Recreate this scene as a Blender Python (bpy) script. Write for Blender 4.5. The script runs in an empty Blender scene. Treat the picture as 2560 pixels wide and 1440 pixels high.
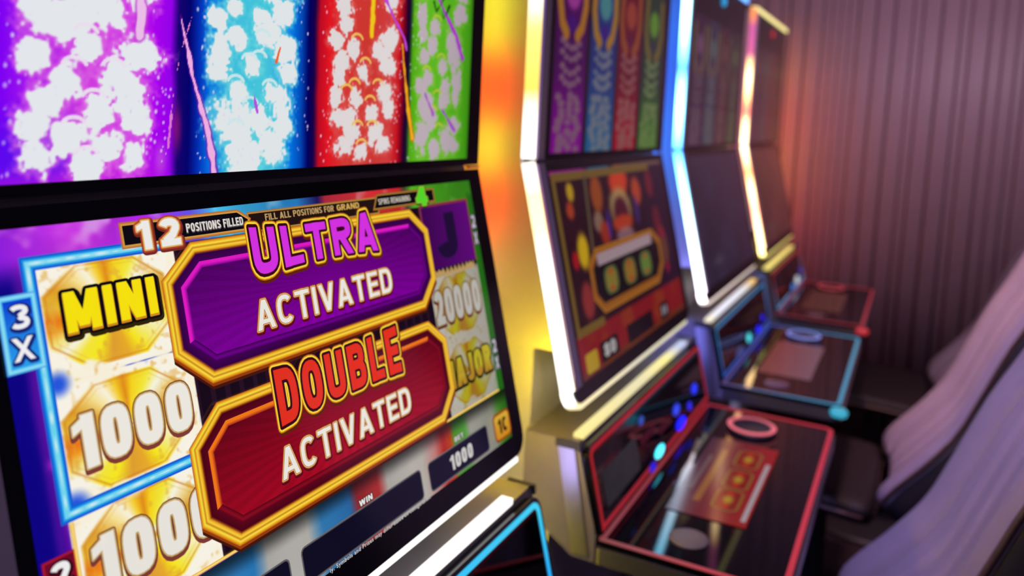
import bpy, bmesh, math, random
import numpy as np
from mathutils import Vector, Matrix

scene = bpy.context.scene
COL = scene.collection
random.seed(7)
rng = np.random.default_rng(11)

# ------------------------------------------------------------------ camera
F_PX = 2009.2
YAW, PITCH, ROLL = 1.10720, 0.09721, 0.04719
ZB = 1.35                                   # height of the bend between the two screens
CAM = Vector((-0.25379, -0.52098, 0.0718 + ZB))
cy, sy, cp, sp = math.cos(YAW), math.sin(YAW), math.cos(PITCH), math.sin(PITCH)
fwd = Vector((sy * cp, cy * cp, -sp)); rgt = Vector((cy, -sy, 0)); upv = rgt.cross(fwd)
cr, sr = math.cos(ROLL), math.sin(ROLL)
rgt, upv = cr * rgt + sr * upv, -sr * rgt + cr * upv
cam_d = bpy.data.cameras.new('camera'); cam = bpy.data.objects.new('camera', cam_d); COL.objects.link(cam)
cam.matrix_world = Matrix(((rgt.x, upv.x, -fwd.x, CAM.x), (rgt.y, upv.y, -fwd.y, CAM.y), (rgt.z, upv.z, -fwd.z, CAM.z), (0, 0, 0, 1)))
cam_d.sensor_width = 36.0; cam_d.lens = F_PX / 2560 * 36.0
cam_d.shift_y = -240.8 / 2560
cam_d.clip_start = 0.02
cam_d.dof.use_dof = True; cam_d.dof.focus_distance = 0.67; cam_d.dof.aperture_fstop = 3.4
scene.camera = cam

# ------------------------------------------------------------------ world, large lights, exposure
world = bpy.data.worlds.new('world'); scene.world = world; world.use_nodes = True
world.node_tree.nodes['Background'].inputs[0].default_value = (0.62, 0.44, 0.80, 1)
world.node_tree.nodes['Background'].inputs[1].default_value = 0.045
scene.view_settings.view_transform = 'Standard'; scene.view_settings.look = 'None'
scene.view_settings.exposure = 0.0; scene.view_settings.gamma = 1.0

def area(name, loc, target, size, color, power, spread=180):
    l = bpy.data.lights.new(name, 'AREA'); l.shape = 'DISK'; l.size = size; l.color = color; l.energy = power; l.spread = math.radians(spread)
    o = bpy.data.objects.new(name, l); COL.objects.link(o); o.location = loc
    o.rotation_euler = (Vector(target) - Vector(loc)).to_track_quat('-Z', 'Y').to_euler()
    return o
area('room_fill_lamp', (0.70, -0.30, 2.65), (1.30, -0.62, 0.85), 0.16, (0.52, 0.42, 1.0), 2.6, 50)  # four lamps added out of view, standing in for the room's own light
area('room_fill_lamp', (1.75, -0.40, 2.65), (2.15, -0.72, 0.95), 0.16, (1.0, 0.56, 0.60), 2.6, 46)
area('room_fill_lamp', (1.7, -1.0, 2.65), (3.47, -0.30, 1.30), 0.40, (0.95, 0.70, 1.0), 4.6, 90)
area('room_fill_lamp', (-0.8, -1.7, 2.6), (-0.2, -0.4, 1.0), 0.45, (0.75, 0.55, 1.0), 4)

# ------------------------------------------------------------------ colour helpers
def lin(c):
    c = np.asarray(c, float) / 255.0
    return np.where(c <= 0.04045, c / 12.92, ((c + 0.055) / 1.055) ** 2.4)
def L(r, g, b, k=1.0):
    return tuple(float(x) * k for x in lin((r, g, b)))

# ------------------------------------------------------------------ materials
def nodes_of(name):
    m = bpy.data.materials.new(name); m.use_nodes = True
    nt = m.node_tree; return m, nt, nt.nodes['Principled BSDF']
def mat(name, color, rough=0.5, metal=0.0, spec=0.5, noise=0.0, nscale=40.0, bump=0.0, bscale=200.0, coat=0.0):
    m, nt, b = nodes_of(name)
    b.inputs['Base Color'].default_value = (*color, 1); b.inputs['Roughness'].default_value = rough
    b.inputs['Metallic'].default_value = metal; b.inputs['Specular IOR Level'].default_value = spec
    b.inputs['Coat Weight'].default_value = coat
    tc = nt.nodes.new('ShaderNodeTexCoord')
    if noise:
        n = nt.nodes.new('ShaderNodeTexNoise'); n.inputs['Scale'].default_value = nscale; n.inputs['Detail'].default_value = 4
        r = nt.nodes.new('ShaderNodeValToRGB')
        r.color_ramp.elements[0].color = tuple(c * (1 - noise) for c in color) + (1,)
        r.color_ramp.elements[1].color = tuple(min(1, c * (1 + noise)) for c in color) + (1,)
        nt.links.new(tc.outputs['Object'], n.inputs['Vector']); nt.links.new(n.outputs['Fac'], r.inputs['Fac'])
        nt.links.new(r.outputs['Color'], b.inputs['Base Color'])
    if bump:
        n = nt.nodes.new('ShaderNodeTexNoise'); n.inputs['Scale'].default_value = bscale
        bp = nt.nodes.new('ShaderNodeBump'); bp.inputs['Strength'].default_value = bump; bp.inputs['Distance'].default_value = 0.002
        nt.links.new(tc.outputs['Object'], n.inputs['Vector']); nt.links.new(n.outputs['Fac'], bp.inputs['Height'])
        nt.links.new(bp.outputs['Normal'], b.inputs['Normal'])
    return m
def glow_mat(name, sampling, base=0.0, rough=0.2, spec=0.3):
    m, nt, b = nodes_of(name)
    a = nt.nodes.new('ShaderNodeAttribute'); a.attribute_name = 'Col'
    nt.links.new(a.outputs['Color'], b.inputs['Emission Color']); b.inputs['Emission Strength'].default_value = 1.0
    b.inputs['Base Color'].default_value = (base, base, base, 1); b.inputs['Roughness'].default_value = rough
    b.inputs['Specular IOR Level'].default_value = spec
    m.cycles.emission_sampling = sampling
    return m
M = dict(
    screen=glow_mat('lcd_screen', 'NONE', 0.004, 0.13, 0.35),
    led=glow_mat('led_diffuser', 'AUTO', 0.06, 0.4, 0.3),
    bezel=mat('black_bezel', (0.006, 0.006, 0.010), 0.22, spec=0.4, noise=0.2, nscale=15),
    glass=mat('black_glass', (0.003, 0.003, 0.006), 0.045, spec=0.42),
    side=mat('silver_side_panel', (0.60, 0.58, 0.57), 0.34, metal=0.45, noise=0.05, nscale=25),
    grey=mat('grey_console', (0.20, 0.18, 0.20), 0.34, noise=0.06, nscale=30),
    silver=mat('satin_silver', (0.42, 0.40, 0.43), 0.32, metal=0.9, noise=0.04, nscale=60),
    dark=mat('dark_plastic', (0.03, 0.027, 0.03), 0.45, noise=0.2, nscale=50),
    chrome=mat('chrome', (0.7, 0.7, 0.72), 0.12, metal=1.0, noise=0.03),
    leather=mat('mauve_leather', (0.38, 0.31, 0.38), 0.40, noise=0.08, nscale=18, bump=0.15, bscale=900),
    shell=mat('dark_chair_shell', (0.018, 0.014, 0.02), 0.5, noise=0.25, nscale=40, bump=0.1, bscale=300),
    piping=mat('brown_piping', (0.10, 0.055, 0.045), 0.4, noise=0.15, nscale=80),
    wall=mat('mauve_wall_slats', (0.42, 0.26, 0.29), 0.5, noise=0.10, nscale=6),
    brown=mat('brown_leather', (0.012, 0.006, 0.006), 0.6, noise=0.15, nscale=20, bump=0.15, bscale=900),
    trim=mat('grey_trim', (0.62, 0.54, 0.60), 0.4, noise=0.06, nscale=30),
    plain=mat('plum_wall', (0.16, 0.10, 0.13), 0.7, noise=0.1, nscale=8),
    carpet=mat('dark_carpet', (0.035, 0.016, 0.022), 0.95, noise=0.5, nscale=60, bump=0.4, bscale=600),
)

# ------------------------------------------------------------------ mesh helpers
def put(o, parent=None, **props):
    COL.objects.link(o)
    if parent is not None: o.parent = parent
    for k, v in props.items(): o[k] = v
    return o
def mesh(name, verts, faces, m, parent=None, cols=None, smooth=False, **props):
    me = bpy.data.meshes.new(name); me.from_pydata([tuple(v) for v in verts], [], faces)
    if cols is not None:
        a = me.color_attributes.new('Col', 'FLOAT_COLOR', 'POINT')
        buf = np.ones((len(verts), 4), np.float32); buf[:, :3] = np.asarray(cols, np.float32)
        a.data.foreach_set('color', buf.ravel())
    me.materials.append(m)
    if smooth: me.polygons.foreach_set('use_smooth', [True] * len(me.polygons))
    me.update()
    return put(bpy.data.objects.new(name, me), parent, **props)
def from_bm(name, bm, m, parent=None, smooth=False, bevel=0.0, **props):
    if bevel:
        es = [e for e in bm.edges if len(e.link_faces) == 2 and e.calc_face_angle(0) > 0.5]
        bmesh.ops.bevel(bm, geom=es, offset=bevel, segments=2, profile=0.7, affect='EDGES', clamp_overlap=True)
    bmesh.ops.recalc_face_normals(bm, faces=bm.faces)
    me = bpy.data.meshes.new(name); bm.to_mesh(me); bm.free(); me.materials.append(m)
    if smooth: me.polygons.foreach_set('use_smooth', [True] * len(me.polygons))
    return put(bpy.data.objects.new(name, me), parent, **props)
def prism_x(name, prof, xa, xb, m, parent, bevel=0.0, **props):
    """closed (y, z) profile drawn out along x"""
    bm = bmesh.new()
    A = [bm.verts.new((xa, y, z)) for y, z in prof]; B = [bm.verts.new((xb, y, z)) for y, z in prof]
    bm.faces.new(A); bm.faces.new(B[::-1]); n = len(prof)
    for i in range(n): bm.faces.new((A[i], B[i], B[(i + 1) % n], A[(i + 1) % n]))
    return from_bm(name, bm, m, parent, bevel=bevel, **props)
def plate(name, loop, fmap, o0, o1, m, parent, bevel=0.0, smooth=False, **props):
    """2D loop mapped by fmap(a, b, off) and drawn out from off o0 to o1"""
    bm = bmesh.new()
    A = [bm.verts.new(fmap(a, b, o0)) for a, b in loop]; B = [bm.verts.new(fmap(a, b, o1)) for a, b in loop]
    bm.faces.new(A); bm.faces.new(B[::-1]); n = len(loop)
    for i in range(n): bm.faces.new((A[i], B[i], B[(i + 1) % n], A[(i + 1) % n]))
    return from_bm(name, bm, m, parent, bevel=bevel, smooth=smooth, **props)
def rrect(x0, y0, x1, y1, r, seg=5):
    """rounded rectangle; r is one radius or four (x0y0, x1y0, x1y1, x0y1)"""
    rr = r if isinstance(r, (tuple, list)) else (r,) * 4
    out = []
    for (cx, cyy, a0), q in zip(((x0, y0, 180), (x1, y0, 270), (x1, y1, 0), (x0, y1, 90)), rr):
        ox = cx + (q if cx == x0 else -q); oy = cyy + (q if cyy == y0 else -q)
        if q <= 0: out.append((cx, cyy)); continue
        for k in range(seg + 1):
            t = math.radians(a0 + 90 * k / seg); out.append((ox + q * math.cos(t), oy + q * math.sin(t)))
    return out
def inset(loop, d):
    """offset of a closed convex-ish loop (towards the inside for d > 0), mitred"""
    n = len(loop); area2 = sum(loop[i][0] * loop[(i + 1) % n][1] - loop[(i + 1) % n][0] * loop[i][1] for i in range(n))
    s = 1 if area2 > 0 else -1; out = []
    for i in range(n):
        p, c, q = np.array(loop[i - 1]), np.array(loop[i]), np.array(loop[(i + 1) % n])
        e1 = (c - p) / (np.hypot(*(c - p)) + 1e-12); e2 = (q - c) / (np.hypot(*(q - c)) + 1e-12)
        n1 = np.array((-e1[1], e1[0])) * s; n2 = np.array((-e2[1], e2[0])) * s
        b = n1 + n2; k = b @ b
        b = b * (2 / k) if k > 1e-6 else n1
        out.append(tuple(c + b * d))
    return out
def ring(name, outer, inner, fmap, off, thick, m, parent, colf, **props):
    """flat band between two loops with a little thickness, coloured by colf(x, y)"""
    V, Fc, Cc = [], [], []; n = len(outer)
    for lp, o in ((outer, off), (inner, off), (outer, off - thick), (inner, off - thick)):
        for a, b in lp: V.append(fmap(a, b, o)); Cc.append(colf(a, b))
    for i in range(n):
        j = (i + 1) % n
        Fc += [(i, j, n + j, n + i), (2 * n + i, 2 * n + j, j, i), (n + i, n + j, 3 * n + j, 3 * n + i)]
    return mesh(name, V, Fc, m, parent, Cc, **props)
def sweep(name, path, outw, fmap, w, o0, o1, m, parent, cols, **props):
    """strip of rectangular section: path of (a, b) points, outward unit vectors, width w, from off o0 to o1"""
    V, Cc, Fc = [], [], []
    for (a, b), (u, v), c in zip(path, outw, cols):
        for ww, oo in ((0, o0), (w, o0), (w, o1), (0, o1)):
            V.append(fmap(a + u * ww, b + v * ww, oo)); Cc.append(c)
    n = len(path)
    for i in range(n - 1):
        for k in range(4): Fc.append((4 * i + k, 4 * i + (k + 1) % 4, 4 * i + 4 + (k + 1) % 4, 4 * i + 4 + k))
    Fc += [(3, 2, 1, 0), tuple(4 * (n - 1) + k for k in range(4))]
    return mesh(name, V, Fc, m, parent, Cc, **props)
def lathe(name, prof, cen, m, parent, seg=28, smooth=True, cols=None, caps=True, **props):
    V, Fc, Cc = [], [], []
    for k, (r, z) in enumerate(prof):
        for s in range(seg):
            t = 2 * math.pi * s / seg; V.append((cen[0] + r * math.cos(t), cen[1] + r * math.sin(t), cen[2] + z))
            if cols: Cc.append(cols[k])
    for k in range(len(prof) - 1):
        for s in range(seg):
            s2 = (s + 1) % seg; Fc.append((k * seg + s, k * seg + s2, (k + 1) * seg + s2, (k + 1) * seg + s))
    if caps: Fc.append(tuple(range(seg))[::-1]); Fc.append(tuple((len(prof) - 1) * seg + s for s in range(seg)))
    return mesh(name, V, Fc, m, parent, Cc if cols else None, smooth, **props)
def ramp(stops, t):
    ts = [s[0] for s in stops]; return tuple(float(np.interp(t, ts, [s[1][k] for s in stops])) for k in range(3))

# ------------------------------------------------------------------ machine geometry (local: x along the row, -y to the player)
AL = 0.24128; SA, CA = math.sin(AL), math.cos(AL)
MX, AW, AH, T1, T2 = 0.04317, 0.60876, 0.336, 0.0183, 0.0107
LLOW, LUP = 0.3898, 0.4614
XL, XR = -0.010, 0.683
def PL(x, s, off=0.0): return (x, -s * SA - off * CA, ZB - s * CA + off * SA)
def PU(x, s, off=0.0): return (x, -off, ZB + s)
def UVL(u, v, off=0.0): return PL(MX + u / 16 * AW, T1 + v / 9 * AH, off)
def UVU(u, v, off=0.0): return PU(MX + u / 16 * AW, T2 + v / 9 * AH, off)
PA = np.array((-0.107, -0.43 + ZB)); PB = np.array((-0.140, -0.56 + ZB)); PT = (PB - PA) / np.hypot(*(PB - PA)); PN = np.array((PT[1], -PT[0]))
def PP(x, s, off=0.0):                       # panel above the deck: s runs down the panel
    q = PA + PT * s + PN * off; return (x, float(q[0]), float(q[1]))
ZD = ZB - 0.565
def PD(x, y, off=0.0): return (x, y, ZD + off)

# ------------------------------------------------------------------ flat screen artwork: coloured polygons just above the lcd
LAYER = 0.00004
class Art:
    def __init__(self, fmap, gain=1.0): self.f = fmap; self.g = gain; self.reset(); self.k = 1
    def reset(self): self.V, self.F, self.C = [], [], []
    def up(self, n=1): self.k += n
    def poly(self, pts, col, grad=None):
        b = len(self.V)
        for p in pts:
            self.V.append(self.f(p[0], p[1], self.k * LAYER + 0.0004)); c = grad(p) if grad else col
            self.C.append(tuple(x * self.g for x in c))
        self.F.append(tuple(range(b, b + len(pts))))
    def band(self, A, B, ca, cb):
        n = len(A)
        for i in range(n):
            j = (i + 1) % n; b = len(self.V)
            c1 = ca(i) if callable(ca) else ca; c2 = cb(i) if callable(cb) else cb
            for p, c in ((A[i], c1), (A[j], c1), (B[j], c2), (B[i], c2)):
                self.V.append(self.f(p[0], p[1], self.k * LAYER + 0.0004)); self.C.append(tuple(x * self.g for x in c))
            self.F.append((b, b + 1, b + 2, b + 3))
    def disc(self, c, rx, ry, cin, cout=None, n=28):
        cout = cout or cin; b = len(self.V); z = self.k * LAYER + 0.0004
        self.V.append(self.f(c[0], c[1], z)); self.C.append(tuple(x * self.g for x in cin))
        for i in range(n):
            t = 2 * math.pi * i / n; self.V.append(self.f(c[0] + rx * math.cos(t), c[1] + ry * math.sin(t), z)); self.C.append(tuple(x * self.g for x in cout))
        for i in range(n): self.F.append((b, b + 1 + i, b + 1 + (i + 1) % n))
    def build(self, name, parent, **props):
        if not self.V: return None
        o = mesh(name, self.V, self.F, M['screen'], parent, self.C, **props); self.reset(); return o

# stroke lettering: every glyph is made of convex pieces, so an outline is the same pieces grown outwards
def arc(cx, cyy, rx, ry, a0, a1, n=9, e=2.0):
    out = []
    for k in range(n + 1):
        t = math.radians(a0 + (a1 - a0) * k / n); c, s = math.cos(t), math.sin(t)
        out.append((cx + rx * math.copysign(abs(c) ** (2 / e), c), cyy + ry * math.copysign(abs(s) ** (2 / e), s)))
    return out
WID = dict(I=None, M=1.32, N=1.04, A=1.12, V=1.1, W=1.5, T=0.98, L=0.86, E=0.88, F=0.84, J=0.82, X=1.1)
def glyph(ch, w, t, e=2.6):
    h = t / 2; x0, x1, y0, y1 = h, w - h, h, 1 - h; S = lambda p, c=False: ('s', p, c); Q = lambda *p: ('q', list(p))
    def dia(xa, ya, xb, yb, k=1.0):
        q = t * k; return Q((xa - q / 2, ya), (xa + q / 2, ya), (xb + q / 2, yb), (xb - q / 2, yb))
    stem = lambda x: Q((x - h, 0), (x + h, 0), (x + h, 1), (x - h, 1))
    bar = lambda y, a=0.0, b=None: Q((a, y - h * .92), (w if b is None else b, y - h * .92), (w if b is None else b, y + h * .92), (a, y + h * .92))
    rx, ry = (w - t) / 2, (1 - t) / 2; m = w / 2
    if ch in '0O': return [S(arc(m, .5, rx, ry, 0, 360, 24, e)[:-1], True)]
    if ch == 'I': return [stem(m)]
    if ch == '1': return [Q((w - t, 0), (w, 0), (w, 1), (w - t, 1)), Q((0, .66), (w - t * .9, .76), (w - t * .5, 1), (0, .84))]
    if ch == 'L': return [stem(x0), bar(y0)]
    if ch == 'T': return [bar(y1), stem(m)]
    if ch == 'E': return [stem(x0), bar(y0), bar(y1), bar(.5, 0, w * .93)]
    if ch == 'F': return [stem(x0), bar(y1), bar(.52, 0, w * .9)]
    if ch == 'A': return [dia(h * 1.1, 0, m, 1, 1.1), dia(w - h * 1.1, 0, m, 1, 1.1), bar(.27, w * .2, w * .8)]
    if ch == 'V': return [dia(h * 1.1, 1, m, 0, 1.1), dia(w - h * 1.1, 1, m, 0, 1.1)]
    if ch == 'W': return [dia(h, 1, w * .28, 0), dia(w * .5, 1, w * .28, 0), dia(w * .5, 1, w * .72, 0), dia(w - h, 1, w * .72, 0)]
    if ch == 'X': return [dia(h * 1.1, 0, w - h * 1.1, 1, 1.15), dia(w - h * 1.1, 0, h * 1.1, 1, 1.15)]
    if ch == 'Y': return [dia(h, 1, m, .45, 1.1), dia(w - h, 1, m, .45, 1.1), Q((m - h, 0), (m + h, 0), (m + h, .5), (m - h, .5))]
    if ch == 'M': return [stem(x0), stem(x1), dia(h * 1.2, 1, m, .12), dia(w - h * 1.2, 1, m, .12)]
    if ch == 'N': return [stem(x0), stem(x1), dia(h * 1.15, 1, w - h * 1.15, 0, 1.1)]
    if ch == 'U': return [S([(x0, 1)] + arc(m, y0 + rx * .95, rx, rx * .95, 180, 360, 10, e) + [(x1, 1)])]
    if ch == 'J': return [S([(x1, 1)] + arc(m, y0 + rx, rx, rx, 0, -170, 9, e))]
    if ch == 'C': return [S(arc(m, .5, rx, ry, 42, 318, 18, e))]
    if ch == 'G': return [S(arc(m, .5, rx, ry, 45, 345, 18, e)), Q((m, .42), (w, .42), (w, .42 + t * .8), (m, .42 + t * .8)), Q((w - t, .1), (w, .1), (w, .5), (w - t, .5))]
    if ch == 'D': return [stem(x0), S([(x0, y1)] + arc(m, .5, rx, ry, 90, -90, 12, e) + [(x0, y0)])]
    if ch == 'P': return [stem(x0), S([(x0, y1), (m, y1)] + arc(m, .71, rx, y1 - .71, 80, -80, 8, e) + [(m, 1.42 - y1), (x0, 1.42 - y1)])]
    if ch == 'R': return glyph('P', w, t, e) + [dia(w - h * 1.1, 0, m, .46, 1.12)]
    if ch == 'B': return [stem(x0)] + [S([(x0, b), (m, b)] + arc(m, (a + b) / 2, rx * k, (b - a) / 2, 80, -80, 8, e) + [(m, a), (x0, a)]) for a, b, k in ((.53, y1, .92), (y0, .53, 1))]
    if ch == 'S': return [S(arc(m, .74 - h * .1, rx, y1 - .74 + h * .1, 20, 250, 9, 2.2) + arc(m, .27, rx, .27 - y0, 70, -160, 9, 2.2))]
    if ch == '2': return [S(arc(m, .69, rx, y1 - .69, 168, -20, 9, 2.2) + [(w * .62, .40), (h * 1.15, y0 + .06)]), bar(y0)]
    if ch == '3': return [S(arc(m, .745, rx * .95, y1 - .745, 155, -90, 9, 2.2)[:-1] + [(m, .52)]), S([(m, .52)] + arc(m, .275, rx, .275 - y0, 80, -155, 9, 2.2))]
    if ch == '8': return [S(arc(m, .75, rx * .92, y1 - .75, 0, 360, 14, 2.2)[:-1], True), S(arc(m, .28, rx, .28 - y0, 0, 360, 14, 2.2)[:-1], True)]
    if ch == '4': return [Q((w - t * 1.45, 0), (w - t * .45, 0), (w - t * .45, 1), (w - t * 1.45, 1)), dia(h, .3, w - t, 1, 1.0), bar(.3)]
    return []
def pieces(prims, t):
    out = []
    for kind, *r in prims:
        if kind == 'q': out.append(r[0]); continue
        p, closed = [np.array(q, float) for q in r[0]], r[1]; n = len(p); nr = []
        for i in range(n):
            a = p[i - 1] if (i or closed) else p[i]; b = p[(i + 1) % n] if (i < n - 1 or closed) else p[i]
            d1 = p[i] - a; d2 = b - p[i]; d1 = d1 / (np.hypot(*d1) + 1e-9); d2 = d2 / (np.hypot(*d2) + 1e-9)
            d = d1 + d2; d /= (np.hypot(*d) + 1e-9); k = max(.6, abs(d @ (d2 if np.hypot(*d2) > .5 else d1)))
            nr.append(np.array((-d[1], d[0])) * (t / 2) / k)
        for i in range(n if closed else n - 1):
            j = (i + 1) % n; out.append([tuple(p[i] + nr[i]), tuple(p[j] + nr[j]), tuple(p[j] - nr[j]), tuple(p[i] - nr[i])])
    return out
def grow(quad, e):
    """convex piece dilated by e with rounded corners"""
    if e <= 0: return quad
    q = [np.array(c) for c in quad]; n = len(q)
    ar = sum(q[i][0] * q[(i + 1) % n][1] - q[(i + 1) % n][0] * q[i][1] for i in range(n))
    if ar < 0: q = q[::-1]
    out = []
    for i in range(n):
        d1 = q[i] - q[i - 1]; d2 = q[(i + 1) % n] - q[i]
        if np.hypot(*d1) < 1e-7 or np.hypot(*d2) < 1e-7: continue
        a1 = math.atan2(-d1[0], d1[1]); a2 = math.atan2(-d2[0], d2[1])
        while a2 < a1 - 1e-9: a2 += 2 * math.pi
        if a2 - a1 > math.pi: a2 = a1
        m = max(1, int((a2 - a1) / 0.5))
        for k in range(m + 1):
            t = a1 + (a2 - a1) * k / m; out.append((q[i][0] + e * math.cos(t), q[i][1] + e * math.sin(t)))
    return out
def lettering(art, text, box, layers, t=0.22, wd=0.6, gap=0.10, warp=None, vdown=True, e=2.6, shift=None):
    """text fitted into box (u0, v0, u1, v1); layers: (grow, colour, (du, dv)) from the back to the front"""
    u0, v0, u1, v1 = box; H = v1 - v0; xs = 0.0; gl = []
    for ch in text:
        if ch == ' ': xs += wd * .55; continue
        w = (t * 1.02) if ch == 'I' else (t * 1.75 if ch == '1' else wd * (WID.get(ch) or 1.0))
        gl.append((ch, xs, w)); xs += w + gap
    tot = xs - gap; sx = (u1 - u0) / tot; U, Vv = sx, H
    for g, col, sh in layers:
        for ch, x, w in gl:
            for pc in pieces(glyph(ch, w, t, e), t):
                pts = [(u0 + (x + a) * U, (v1 - b * Vv) if vdown else (v0 + b * Vv)) for a, b in pc]
                pts = grow(pts, g) if g > 0 else pts
                if warp: pts = [warp(p) for p in pts]
                pts = [(p[0] + sh[0], p[1] + sh[1]) for p in pts]
                art.poly(pts, col if not callable(col) else None, col if callable(col) else None)
        art.up()
    art.build('lettering', art.parent)

# raster helpers (numbers only, used for vertex colours of a fine lcd grid)
def vnoise(nx, ny, fx, fy, seed):
    r = np.random.default_rng(seed); g = r.random((fy + 2, fx + 2))
    X = np.linspace(0, fx, nx); Y = np.linspace(0, fy, ny); xi = np.minimum(X.astype(int), fx); yi = np.minimum(Y.astype(int), fy)
    fxx = X - xi; fyy = Y - yi; fxx = fxx * fxx * (3 - 2 * fxx); fyy = (fyy * fyy * (3 - 2 * fyy))[:, None]
    a = g[yi][:, xi]; b = g[yi][:, xi + 1]; c = g[yi + 1][:, xi]; d = g[yi + 1][:, xi + 1]
    return (a * (1 - fxx) + b * fxx) * (1 - fyy) + (c * (1 - fxx) + d * fxx) * fyy
def fbm(nx, ny, f, seed, octs=4):
    s = np.zeros((ny, nx)); a = .5
    for k in range(octs): s += a * vnoise(nx, ny, max(1, int(f * 16 / 9 * 2 ** k)), max(1, int(f * 2 ** k)), seed + k); a *= .5
    return s / (1 - .5 ** octs)
def sst(a, b, x): t = np.clip((x - a) / (b - a), 0, 1); return t * t * (3 - 2 * t)
def mixc(img, c, a): img[:] = img * (1 - a[..., None]) + np.asarray(c, float) * a[..., None]
def pdist(Ug, Vg, pts):
    d = np.full(Ug.shape, 1e9); tt = np.zeros(Ug.shape)
    for i in range(len(pts) - 1):
        (a, b), (c, e) = pts[i], pts[i + 1]; dx, dy = c - a, e - b; k = np.clip(((Ug - a) * dx + (Vg - b) * dy) / (dx * dx + dy * dy + 1e-9), 0, 1)
        q = np.hypot(Ug - a - k * dx, Vg - b - k * dy); w = q < d; d = np.where(w, q, d); tt = np.where(w, (i + k) / (len(pts) - 1), tt)
    return d, tt
def lcd(name, img, fmap, parent, gain, **props):
    """fine grid with one colour per vertex; img is sRGB 0-255, rows run along v"""
    ny, nx = img.shape[:2]; U, V = np.meshgrid(np.linspace(0, 16, nx), np.linspace(0, 9, ny))
    P0 = np.array(fmap(0, 0)); PU_ = (np.array(fmap(16, 0)) - P0) / 16; PV_ = (np.array(fmap(0, 9)) - P0) / 9
    P0 = np.array(fmap(0, 0, 0.0003))
    co = P0 + U[..., None] * PU_ + V[..., None] * PV_
    idx = np.arange(nx * ny).reshape(ny, nx)
    q = np.stack((idx[:-1, :-1], idx[:-1, 1:], idx[1:, 1:], idx[1:, :-1]), -1).reshape(-1, 4)
    me = bpy.data.meshes.new(name); me.vertices.add(nx * ny); me.vertices.foreach_set('co', co.astype(np.float32).ravel())
    me.loops.add(q.size); me.loops.foreach_set('vertex_index', q.astype(np.int32).ravel())
    me.polygons.add(len(q)); me.polygons.foreach_set('loop_start', np.arange(0, q.size, 4, dtype=np.int32))
    me.update(calc_edges=True)
    a = me.color_attributes.new('Col', 'FLOAT_COLOR', 'POINT'); buf = np.ones((nx * ny, 4), np.float32)
    buf[:, :3] = lin(np.clip(img, 0, 255)).reshape(-1, 3) * gain; a.data.foreach_set('color', buf.ravel())
    me.materials.append(M['screen'])
    return put(bpy.data.objects.new(name, me), parent, **props)

# ------------------------------------------------------------------ the setting
XO = (0.0, 0.86, 1.7097, 2.5595)             # where the four machines stand
XW = 3.47
def structure(name, verts, faces, m): return mesh(name, verts, faces, m, None, kind='structure')
def box_v(a, b):
    (x0, y0, z0), (x1, y1, z1) = a, b
    return [(x0, y0, z0), (x1, y0, z0), (x1, y1, z0), (x0, y1, z0), (x0, y0, z1), (x1, y0, z1), (x1, y1, z1), (x0, y1, z1)]
BF = [(3, 2, 1, 0), (4, 5, 6, 7), (0, 1, 5, 4), (1, 2, 6, 5), (2, 3, 7, 6), (3, 0, 4, 7)]
structure('floor', box_v((-2.2, -3.2, -0.1), (XW + .1, 0.6, 0.0)), BF, M['carpet'])
structure('wall_back', box_v((-2.2, 0.5, 0.0), (XW + .1, 0.6, 2.7)), BF, M['plain'])
wall = structure('wall_right', box_v((XW, -3.2, 0.0), (XW + .1, 0.5, 2.7)), BF, M['plain'])
y = 0.49; slats = {}
while y > -3.1:
    w = random.choice((0.034, 0.048, 0.070)); key = w
    if key not in slats:
        n = 8; V, Fc = [], []
        for z in (0.0, 2.68):
            for k in range(n + 1):
                t = k / n; V.append((-0.0013 * math.sin(math.pi * t) - 0.001, -w * t, z))
        for k in range(n): Fc.append((k, k + 1, n + 2 + k, n + 1 + k))
        Fc += [tuple(range(n + 1))[::-1], tuple(range(n + 1, 2 * n + 2)), (n, 0, n + 1, 2 * n + 1)]
        o = mesh('slat', V, Fc, M['wall'], wall, smooth=False); slats[key] = o.data
        o.data.polygons.foreach_set('use_smooth', [i < n for i in range(len(Fc))])
    else: o = put(bpy.data.objects.new('slat', slats[key]), wall)
    o.location = (XW + random.uniform(-.003, .001), y, 0.01); y -= w

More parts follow.
